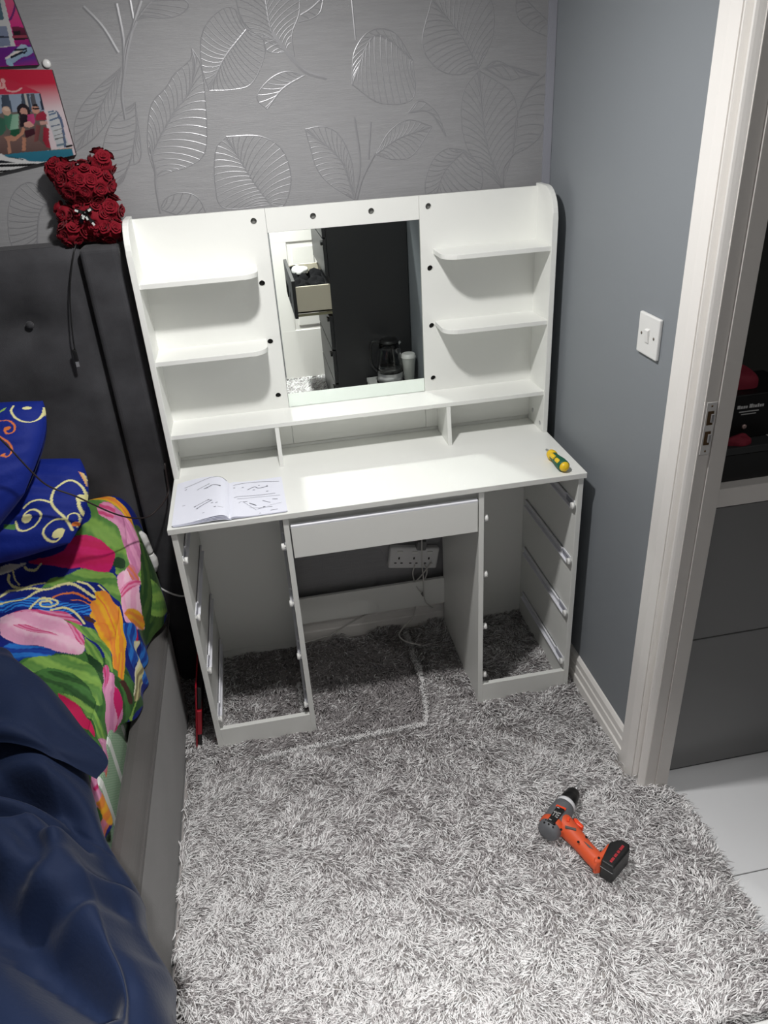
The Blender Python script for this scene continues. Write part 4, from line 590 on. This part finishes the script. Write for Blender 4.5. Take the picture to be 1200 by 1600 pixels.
# ------------------------------------------------------------------ rose bear on the headboard
RED = mat('dark_red_foam', (122, 12, 30), .75, bump=.2, scale=300, sheen=.1, spec=.2)
bear = empty('rose_bear', (-.645, -.015, 1.402), 'dark red bear figure made of foam roses sitting on the headboard', 'bear')
blobs = [((-.636, -.015, 1.540), (.070, .044, .048)), ((-.640, -.012, 1.455), (.056, .042, .052)), ((-.690, -.012, 1.572), (.026, .020, .024)), ((-.588, -.012, 1.582), (.028, .020, .026)),
         ((-.692, -.030, 1.428), (.030, .030, .026)), ((-.596, -.032, 1.428), (.032, .030, .026)), ((-.698, -.016, 1.472), (.022, .022, .026)), ((-.588, -.016, 1.478), (.024, .022, .026))]
mb = MB()
for c_, r_ in blobs:
    U, V = np.meshgrid(np.linspace(0, 2 * PI, 17), np.linspace(-PI / 2, PI / 2, 9)); mb.grid(c_[0] + .9 * r_[0] * np.cos(V) * np.cos(U), c_[1] + .9 * r_[1] * np.cos(V) * np.sin(U), c_[2] + .9 * r_[2] * np.sin(V))
mb.build('foam_core', RED, bear)
rs = MB()
for ring, (npet, r0, r1, h0, h1) in enumerate(((3, .10, .34, .75, 1.0), (4, .25, .66, .45, .92), (5, .40, 1.0, .12, .66))):
    for k in range(npet):
        a0 = 2 * PI * k / npet + ring * .7; span = 2 * PI / npet * .62; aa, bb = np.meshgrid(np.linspace(-span, span, 6), np.linspace(0, 1, 4))
        rad = r0 + (r1 - r0) * bb ** .8 * (1 - .18 * (aa / span) ** 2) + .06 * bb * np.cos(aa * 3); hgt = h0 + (h1 - h0) * np.sin(bb * PI * .62) * (1 - .25 * (aa / span) ** 2)
        rs.grid(rad * np.cos(a0 + aa), rad * np.sin(a0 + aa), hgt)
rs.lathe([(.3, .16), (.8, .14), (1.0, .05)], (0, 0, 0), (0, 0, 1), 7)
rose0 = None; pts = []; rr_ = np.random.default_rng(11)
for _ in range(6000):
    c_, r_ = blobs[rr_.integers(len(blobs))]; n = rr_.normal(size=3); n /= np.linalg.norm(n)
    p = np.array(c_) + n * np.array(r_) * .93
    if n[1] > .45 or p[2] < 1.408: continue
    if any((((p - np.array(c2)) / np.array(r2)) ** 2).sum() < .80 for c2, r2 in blobs if c2 != c_): continue
    if all(np.linalg.norm(p - q[0]) > .0190 for q in pts): pts.append((p, n / np.array(r_)))
    if len(pts) > 130: break
for p, n in pts:
    if rose0 is None:
        rose0 = rs.build('rose', RED); rose0.parent = bear; o = rose0
    else: o = bpy.data.objects.new('rose', rose0.data); COL.objects.link(o); o.parent = bear
    o.location = Vector(p) - ORIGIN[bear.name] - Vector(n).normalized() * .004; sc = .0150 * rr_.uniform(.9, 1.2); o.scale = (sc, sc, sc * .9)
    o.rotation_mode = 'QUATERNION'; o.rotation_quaternion = Vector((0, 0, 1)).rotation_difference(Vector(n).normalized()) @ Quaternion((0, 0, 1), rr_.uniform(0, 6.28))
bow = MB()
for a, l in ((2.7, .024), (.45, .022), (-2.2, .028), (-1.0, .030)):
    bow.ribbon([(-.645 + l * t * math.cos(a), -.062 - .008 * math.sin(PI * t), 1.477 + l * t * math.sin(a)) for t in np.linspace(0, 1, 7)], .009, (0, -1, 0), .001)
bow.lathe([(0, .005), (.006, .005), (.008, .002)], (-.645, -.062, 1.477), (0, -1, 0), 10); b_ = bow.build('ribbon_bow', mat('black_satin', (18, 18, 20), .35), bear)
wb = MB()
for a, r0_ in ((2.7, .014), (.45, .012), (-2.0, .006), (-1.2, .008), (-1.0, .026)):
    wb.ribbon([(-.645 + (r0_ + l) * math.cos(a), -.0745, 1.477 + (r0_ + l) * math.sin(a)) for l in (0, .004, .008)], .005, (0, -1, 0), .0006)
wb.build('white_mark', mat('white_satin', (205, 208, 205), .4), bear)

# ------------------------------------------------------------------ photo canvases on the back wall
def canvas(name, corners, prt, base, edge_rgb, label, thick=.016, grad=None):
    (xa, za), (xb, zb), (xc, zc), (xd, zd) = corners   # BL BR TR TL
    U, V = np.meshgrid(np.linspace(0, 1, 190), np.linspace(0, 1, 170))
    X = (xa * (1 - U) + xb * U) * (1 - V) + (xd * (1 - U) + xc * U) * V; Z = (za * (1 - U) + zb * U) * (1 - V) + (zd * (1 - U) + zc * U) * V
    root = empty(name, ((xa + xc) / 2, YB, (za + zc) / 2), label, 'picture', 'souvenir photo panels above the bed')
    mb = MB(); mb.prism([(a, b) for a, b in corners], 'y', YB - thick + .0006, YB - .001); mb.build('panel', mat(name + '_edge', edge_rgb, .5), root, .001)
    mb = MB(); mb.grid(X, np.full_like(X, YB - thick), Z); o = mb.build('print', PRINT, root)
    P = np.stack([X.ravel(), Z.ravel()], -1) * 1000; C = paint(P, prt, base, streak=False) 
    if grad is not None:
        B0 = np.array(lin(base)); k = np.all(np.abs(C - B0) < 1e-6, axis=1); g = np.clip(grad(U.ravel(), V.ravel()), 0, 1)[:, None]
        C[k] = (np.array(lin(grad_a)) * (1 - g) + np.array(lin(grad_b)) * g)[k]
    set_print(o, C * .72)
grad_a, grad_b = (222, 205, 210), (196, 30, 62)
canvas('picture_panel', ((-1.06, 1.542), (-.651, 1.603), (-.661, 1.786), (-.98, 1.803)), LOWER_CANVAS_PRINT, (200, 60, 80), (60, 40, 45), 'wall panel printed with a red sky group photo and white boat', grad=lambda u, v: (v - .55) / .3)
grad_a, grad_b = (205, 30, 130), (225, 105, 130)
canvas('picture_panel', ((-1.02, 1.800), (-.688, 1.797), (-.726, 2.02), (-1.02, 2.03)), UPPER_CANVAS_PRINT, (200, 60, 120), (50, 20, 50), 'wall panel printed magenta and purple with a small speedboat', grad=lambda u, v: (v - .3) / .4)
hk = MB().lathe([(0, .008), (.004, .010), (.007, .007), (.008, .003)], (-.672, YB, 1.799), (0, -1, 0), 16); tag(hk.build('wall_hook', PLASTIC), 'small round white hook on the wallpaper beside the two panels', 'hook')

# ------------------------------------------------------------------ cordless drill on the rug
D = {k: [(a / 1000, b / 1000) for a, b in v] for k, v in DRILL.items()}
dr = empty('cordless_drill', (.33, -.96, 0), 'orange and grey cordless drill with black battery lying on the rug', 'drill')
ORANGE = mat('orange_rubber', (226, 92, 52), .5); DGREY = mat('drill_grey', (104, 106, 110), .5); BATT = mat('battery_black', (30, 31, 32), .4); HOT = mat('orange_red_plastic', (250, 80, 40), .4)
A0 = Vector(D['axis'][6] + (.036,)); A1 = Vector(D['axis'][0] + (.036,)); ad_ = (A1 - A0).normalized(); Ln = (A1 - A0).length
MB().lathe([(0, .012), (.002, .022), (.008, .0275), (.018, .0295), (.030, .030)], A0 + ad_ * .018, ad_, 26).build('motor_cap', DGREY, dr)
MB().lathe([(0, .0303), (.003, .0318), (.014, .0318), (.017, .0303)], A0 + ad_ * .040, ad_, 26).build('orange_band', ORANGE, dr)
MB().lathe([(0, .0295), (.02, .030), (.045, .0295), (.058, .0275), (.066, .0255)], A0 + ad_ * .056, ad_, 26).build('gear_housing', DGREY, dr)
MB().lathe([(0, .0255), (.010, .025), (.012, .0235)], A0 + ad_ * .1225, ad_, 26).build('torque_collar', mat('white_collar', (225, 226, 230), .4), dr)
ch = MB().lathe([(0, .0215), (.004, .0222), (.022, .0218), (.024, .0205), (.038, .0185), (.046, .014), (.048, .008)], A0 + ad_ * .1345, ad_, 22).build('chuck', BLACK, dr)
MB().lathe([(0, .0048), (.020, .0046), (.022, .0036), (.036, .0034), (.040, .0018)], A0 + ad_ * .182, ad_, 10).build('driver_bit', CHROME, dr)
hp = [Vector(q + (.034,)) for q in D['handle']]; hp[0] = hp[0] + (hp[0] - hp[1]) * .3
MB().tube(hp, [.027, .0255, .0225, .0210, .0215, .022], 16).build('handle', ORANGE, dr)
mb = MB(); mb.prism(D['foot'], 'z', .006, .055); mb.build('handle_foot', ORANGE, dr, .006, 3)
mb = MB(); mb.prism(D['battery'], 'z', .002, .062); bt = mb.build('battery', BATT, dr, .005, 3)
bc = np.array(D['battery']).mean(0); mb = MB(); mb.prism([tuple(bc + (np.array(q) - bc) * 1.02) for q in D['battery']], 'z', .040, .043); mb.build('battery_seam', mat('battery_edge', (70, 72, 74), .35), bt, .001)
mb = MB(); mb.prism(D['trigger'], 'z', .026, .046); mb.build('trigger', HOT, dr, .003)
def sticker(name, pts, z, m, par=None, t=.0012): mb = MB(); mb.prism(pts, 'z', z - .004, z + t); return mb.build(name, m, par or dr, .0005)
lcn = np.array(D['label']).mean(0); D['label'] = [tuple(lcn + (np.array(q) - lcn) * 1.2) for q in D['label']]
sticker('label_plate', D['label'], .0672, BLACK); sticker('accent_stripe', D['stripe'], .0645, HOT); sticker('direction_button', D['button'], .0625, HOT); sticker('grip_inlay', D['grip'], .0590, mat('grip_grey', (96, 94, 92), .6)); sticker('grip_inlay', D['insert'], .0555, bpy.data.materials['grip_grey'])
lc = np.array(D['label']); e1 = lc[1] - lc[0]; e2 = lc[2] - lc[1]
mk = MB()
for u0, u1, v0, v1 in ((.25, .32, .30, .62), (.12, .50, .34, .41), (.55, .62, .30, .62), (.45, .72, .32, .38), (.70, .92, .30, .36), (.70, .92, .44, .50), (.70, .92, .57, .63), (.1, .4, .05, .10), (.2, .5, .85, .90)):
    q = [lc[0] + e1 * u + e2 * v for u, v in ((u0, v0), (u1, v0), (u1, v1), (u0, v1))]; mk.prism([tuple(p) for p in q], 'z', .0680, .0689)
mk.build('label_lettering', LETTER, dr)
r0_, r1_ = [np.array(q) for q in D['red']]; rd = (r1_ - r0_) / np.linalg.norm(r1_ - r0_); rn = np.array([-rd[1], rd[0]]); mk = MB(); Lr = np.linalg.norm(r1_ - r0_); k = 0; pos = 0
for w in (.0035, .0022, .0035, .0030, 0, .003, .0034, .0018, 0, .0034, .003, 0, .0034, .0028, .003, .0034):
    if w == 0: pos += .0028; continue
    a = r0_ + rd * pos; h = .0032; mk.prism([tuple(a - rn * h), tuple(a + rd * w - rn * h), tuple(a + rd * w + rn * h), tuple(a + rn * h)], 'z', .0615, .0626); pos += w + .0010
mk.build('red_lettering', mat('red_print', (190, 50, 60), .5), bt)
for q in D['screws']: MB().lathe([(0, .0032), (.0012, .0032)], q + (.0562,), (0, 0, 1), 10).build('screw_hole', DARK_HOLE, dr)
rv = A0 + ad_ * .036; sdv = ad_.cross(Vector((0, 0, 1)))
for k in range(3):
    for j in range(2): c_ = A0 + ad_ * (.027 + .009 * j) + sdv * (-.012 + .012 * k) + Vector((0, 0, .0275 - (.003 if k != 1 else 0))); MB().lathe([(0, .0022), (.003, .0022)], c_, (0, 0, 1), 8).build('vent_hole', DARK_HOLE, dr)

# ------------------------------------------------------------------ rug
CREASE = [(.103, -.02), (.110, -.272), (.080, -.473), (-.05, -.475), (-.272, -.482), (-.45, -.50)]; CREASE2 = [(-.292, -.20), (-.292, -.40)]
def rug_inside(x, y):
    xr = np.where(y > DOOR0 + .0, XW - .02, np.interp(y, [-1.60, -1.31, -1.15, -1.01, -.86], [.60, .650, .664, .672, .668]))
    xr = np.where(y < DOOR1 + .02, XW - .005, xr); return (x < xr - .004) & (x > np.where(y < -.23, -.650, -.73)) & (y < YB - .03) & (y > -2.99)
rug = empty('shag_rug', (-.05, -1.2, FLOOR), 'shaggy light grey and white rug covering the bedroom floor', 'rug')
outl = [(-.652, -2.99), (XW - .01, -2.99), (XW - .01, DOOR1 + .02), (.640, -1.40), (.650, -1.31), (.664, -1.15), (.672, -1.01), (.668, DOOR0 - .004), (XW - .020, DOOR0 - .004), (XW - .020, YB - .02), (-.73, YB - .02), (-.73, -.23), (-.652, -.23)]
mb = MB(); mb.prism([(a - (.008 if a > .6 else 0), b) for a, b in outl], 'z', FLOOR, FLOOR + .006); mb.build('backing', mat('rug_backing', (165, 160, 158), .9), rug)
N = 118000
xr = rng.uniform(-.76, .68, int(N * 1.05)); yr = rng.uniform(-1.62, .02, int(N * 1.05))
x2 = rng.uniform(-.60, .30, 16000); y2 = rng.uniform(-2.98, -1.62, 16000)
ce = [np.array(a) + (np.array(b) - np.array(a)) * q for P_ in (CREASE, CREASE2) for a, b in zip(P_[:-1], P_[1:]) for q in np.arange(0, 1, .0011 / max(math.dist(a, b), 1e-6))]
ce = np.array(ce) + rng.normal(0, .0035, (len(ce), 2))
xr = np.r_[xr, x2, ce[:, 0]]; yr = np.r_[yr, y2, ce[:, 1]]; k = rug_inside(xr, yr); xr = xr[k]; yr = yr[k]; n = len(xr)
fld = np.sin(5.1 * xr + 2.3 * yr + 1.5 * np.sin(3.7 * yr)) + np.sin(7.3 * yr - 3.1 * xr + 2 * np.sin(4.3 * xr + 1)) + .6 * np.sin(17 * xr + 13 * yr + 2 * np.sin(11 * yr))
tuft = np.sin(38 * xr + 2.2 * np.sin(23 * yr)) + np.sin(41 * yr + 2.2 * np.sin(29 * xr + 1)) + .7 * np.sin(19 * xr - 27 * yr + 2 * np.sin(9 * xr))
th = -.9 + .6 * fld + .55 * tuft + rng.normal(0, .5, n)
clump = np.sin(61 * xr + 3 * np.sin(47 * yr)) * np.sin(57 * yr + 3 * np.sin(43 * xr))
ln = rng.uniform(.020, .040, n); up = (.017 + .004 * clump + .003 * tuft + rng.uniform(-.004, .005, n)) * np.where((yr > -.42) & (yr < 0), .85, 1) + np.where((xr > .55) & (yr < -.70), .010, 0)
cd = np.minimum(seg_dist(xr, yr, CREASE), seg_dist(xr, yr, CREASE2)); desk_shade = inside(np.stack([xr, yr], -1), [(.10, -.0), (.105, -.27), (.07, -.465), (-.5, -.49), (-.5, 0)])
pw = .69 + .13 * np.sin(4 * xr + 3 * yr + np.sin(6 * yr)) + .10 * clump - .26 * desk_shade - .24 * np.clip((yr + .70) / .3, 0, 1); pw = np.where((cd > .012) & (cd < .03), pw - .25, pw); pw = np.where(cd < .010, 1.0, pw); ln = np.where(cd < .0115, .008, ln); up = np.where(cd < .0115, .024, up * np.where(cd < .03, .85, 1))  # desk shade put into pile colour: fewer white yarns under and before it
rad = rng.uniform(.0016, .0025, n) * np.where(yr > -.75, .85, 1)
ts = np.array([0, .4, .75, 1.0]); hs = np.array([0, .72, 1.0, .93]); ls = np.array([0, .22, .62, 1.0]); rs_ = np.array([.8, 1.0, .95, .12])
wob = rng.normal(0, .18, (n, 4)); wob[:, 0] = 0; K = 3
ang0 = np.arange(K) * 2 * PI / K; V = np.zeros((n, 4, K, 3), np.float32)
for i in range(4):
    a = th + wob[:, i]; cx = xr + np.cos(a) * ln * ls[i]; cy = yr + np.sin(a) * ln * ls[i]; cz = FLOOR + .003 + up * hs[i]
    vert = i < 2  # lower rings lie flat, upper rings face along the lean
    for j in range(K):
        c_, s_ = np.cos(ang0[j]) * rad * rs_[i], np.sin(ang0[j]) * rad * rs_[i]
        if vert: V[:, i, j] = np.stack([cx - np.sin(a) * c_ + np.cos(a) * s_ * .6, cy + np.cos(a) * c_ + np.sin(a) * s_ * .6, cz - s_ * .5], -1)
        else: V[:, i, j] = np.stack([cx - np.sin(a) * c_, cy + np.cos(a) * c_, cz + s_ * .8], -1)
base = np.arange(n)[:, None, None, None] * (4 * K); fi = np.zeros((3, K, 4), int)
for i in range(3):
    for j in range(K): fi[i, j] = (i * K + j, i * K + (j + 1) % K, (i + 1) * K + (j + 1) % K, (i + 1) * K + j)
F = (base + fi[None]).reshape(-1, 4)
me = bpy.data.meshes.new('pile'); me.vertices.add(n * 4 * K); V[..., 0] -= -.05; V[..., 1] -= -1.2; V[..., 2] -= FLOOR
me.vertices.foreach_set('co', V.reshape(-1)); me.loops.add(F.size); me.loops.foreach_set('vertex_index', F.ravel().astype(np.int32)); me.polygons.add(len(F))
me.polygons.foreach_set('loop_start', np.arange(0, F.size, 4, dtype=np.int32)); me.polygons.foreach_set('use_smooth', np.ones(len(F), bool)); me.update(calc_edges=True)
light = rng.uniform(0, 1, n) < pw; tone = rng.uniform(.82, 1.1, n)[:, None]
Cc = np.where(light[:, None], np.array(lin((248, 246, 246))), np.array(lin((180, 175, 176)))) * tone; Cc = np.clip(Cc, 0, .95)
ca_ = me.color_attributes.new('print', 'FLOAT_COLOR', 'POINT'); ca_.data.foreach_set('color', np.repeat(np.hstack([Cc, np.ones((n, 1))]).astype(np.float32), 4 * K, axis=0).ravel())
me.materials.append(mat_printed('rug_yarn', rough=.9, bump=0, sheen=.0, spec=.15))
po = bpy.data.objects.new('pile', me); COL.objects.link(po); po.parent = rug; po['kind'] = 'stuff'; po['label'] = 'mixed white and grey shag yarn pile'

# ------------------------------------------------------------------ the part of the room seen in the mirror
dd = bpy.data.objects.new('door_2', None); COL.objects.link(dd); dd.location = (.2, -2.98, 0); ORIGIN[dd.name] = Vector((.2, -2.98, 0)); dd['kind'] = 'structure'
DX0, DX1, DY = -.115, .585, -2.955
MB().box((DX0, DY - .035, -.005), (DX1, DY - .006, 1.98)).build('door_core', PAINT, dd)
cols_ = [(DX0, DX0 + .10), (DX0 + .30, DX0 + .40), (DX1 - .10, DX1)]
for a, b in cols_: MB().box((a, DY - .01, -.005), (b, DY, 1.98)).build('door_stile', PAINT, dd, .003)
for a, b in ((-.005, .33), (.90, 1.06), (1.75, 1.98)): MB().box((DX0, DY - .01, a), (DX1, DY + .0003, b)).build('door_rail', PAINT, dd, .003)
for a, b in ((DX0 + .10, DX0 + .30), (DX0 + .40, DX1 - .10)):
    for z0, z1 in ((.33, .90), (1.06, 1.75)): MB().box((a + .028, DY - .010, z0 + .028), (b - .028, DY + .001, z1 - .028)).build('door_panel', PAINT, dd, .009, 2)
ct = empty('chest_of_drawers', (.36, -2.40, FLOOR), 'tall charcoal chest with one drawer pulled out reflected in the mirror', 'chest of drawers')
CX, CY0, CY1, CT = .135, -2.75, -2.06, 1.25
MB().box((CX + .02, CY0, FLOOR), (.594, CY1, CT)).build('carcass', CHEST_GREY, ct, .002)
for z0, z1 in ((.02, .225), (.235, .425), (.435, .625), (.845, 1.035), (1.045, 1.235)):
    f_ = MB().box((CX, CY0 + .004, z0), (CX + .019, CY1 - .004, z1)).build('drawer_front', CHEST_GREY, ct, .0015)
    MB().box((CX - .012, CY1 - .06, z1 - .03), (CX, CY1 - .01, z1 - .012)).build('handle', BLACK, f_, .002)
CREAM = mat('cream_board', (196, 188, 170), .5)
od = MB().box((-.035, CY0 + .012, .655), (CX + .25, CY1 - .012, .664)).build('open_drawer', CREAM, ct)
MB().box((-.054, CY0 + .004, .630), (-.035, CY1 - .004, .835)).build('drawer_front', CHEST_GREY, od, .0015)
for y in (CY0 + .012, CY1 - .024): MB().box((-.035, y, .655), (CX + .25, y + .012, .800)).build('drawer_side', CREAM, od, .001)
MB().box((-.035, CY1 - .016, .640), (CX + .02, CY1 - .004, .652)).build('drawer_runner', mat('runner_steel', (150, 146, 120), .4, metal=.6), od)
dc = np.random.default_rng(4)
for i in range(7): lump('clothing', .01 + .10 * (i % 2) + dc.uniform(-.01, .01), -2.14 - .085 * i, .664, .07, .06, .11 + dc.uniform(0, .03), mat('dark_cloth', (16, 16, 18), .9, spec=.1) if 'dark_cloth' not in bpy.data.materials else bpy.data.materials['dark_cloth'], i + 20, 'dark folded clothing inside the pulled out drawer', 'clothing')['group'] = 'clothes in the open drawer'
lump('paper_bag', .03, -2.55, .79, .05, .08, .03, mat('white_bag', (190, 190, 188), .7), 9, 'crumpled white paper bag at the back of the open drawer', 'bag')

TBL = mat('white_table', (226, 226, 224), .4)
tb = empty('low_table', (.445, -1.78, FLOOR), 'low white table at the right foreground corner of the rug', 'table')
tp = [(.318, -2.045), (.572, -2.045), (.572, -1.545)] + [(.318 + .03 * (1 - math.sin(t)), -1.545 - .03 * (1 - math.cos(t))) for t in np.linspace(0, PI / 2, 7)]
mb = MB(); mb.prism(tp, 'z', .232, .255); mb.build('table_top', TBL, tb, .004, 3)
for x, y in ((.335, -1.575), (.545, -1.575), (.335, -2.02), (.545, -2.02)): MB().lathe([(0, .011), (.254, .016)], (x, y, FLOOR), (0, 0, 1), 12).build('leg', TBL, tb)
kt = empty('glass_kettle', (.440, -1.925, .255), 'glass kettle with black handle and lid reflected in the mirror', 'kettle')
KO = (.440, -1.925, .256)
MB().lathe([(0, .078), (.006, .080), (.010, .074)], KO, (0, 0, 1), 28).build('power_base', BLACK, kt)
MB().lathe([(.011, .072), (.060, .072), (.064, .068)], KO, (0, 0, 1), 28).build('steel_band', CHROME, kt)
gl = MB(); gp = [(.062, .072), (.095, .075), (.145, .070), (.195, .060), (.232, .053)]
gl.lathe(gp, KO, (0, 0, 1), 32); gl.f = gl.f[:-2]; gl.sm = gl.sm[:-2]
go = gl.build('glass_jug', glass('clear_glass'), kt); sm = go.modifiers.new('wall', 'SOLIDIFY'); sm.thickness = .003
MB().lathe([(.230, .055), (.237, .055), (.246, .046), (.250, .012)], KO, (0, 0, 1), 26).build('lid', BLACK, kt)
MB().tube([(.390, -1.925, .494), (.346, -1.925, .494), (.334, -1.925, .45), (.338, -1.925, .37), (.370, -1.925, .325)], [.010, .009, .009, .008, .007], 10).build('handle', BLACK, kt)
MB().tube([(.489, -1.925, .472), (.507, -1.925, .482)], [.012, .006], 8).build('spout', CHROME, kt)
MB().lathe([(.065, .066), (.090, .068), (.0905, .002)], KO, (0, 0, 1), 24).build('water', glass('water', (235, 240, 240), .0, 1.33), kt)
cable('kettle_cable', 'black kettle cord coiled on the low white table', [(.375, -1.90, .259), (.335, -1.865, .259), (.350, -1.830, .259), (.410, -1.835, .259), (.470, -1.82, .259), (.53, -1.84, .259), (.56, -1.92, .259)], .003, BLK)
cp = empty('paper_cup', (.548, -1.905, .255), 'white paper coffee cup with lid beside the kettle', 'cup')
MB().lathe([(.0, .027), (.138, .039), (.140, .040)], (.543, -1.90, .256), (0, 0, 1), 26).build('cup_body', mat('cup_card', (200, 202, 198), .6), cp)
MB().lathe([(.138, .0415), (.144, .042), (.148, .039), (.160, .037), (.162, .033), (.159, .004)], (.543, -1.90, .256), (0, 0, 1), 26).build('cup_lid', PLASTIC, cp)

# ceiling downlights
def downlight(x, y, label, z=CEIL):
    o = empty('ceiling_downlight', (x, y, z), label, 'downlight', 'recessed ceiling lamps'); mb = MB(); mb.lathe([(0, .062), (.004, .072), (.010, .070), (.010, .060)], (x, y, z - .010), (0, 0, 1), 28); mb.build('trim_ring', PLASTIC, o)
downlight(LAMP_XY[0], LAMP_XY[1], 'round white downlight in the ceiling above the rug'); downlight(-.25, -2.45, 'round white downlight in the ceiling behind the camera')
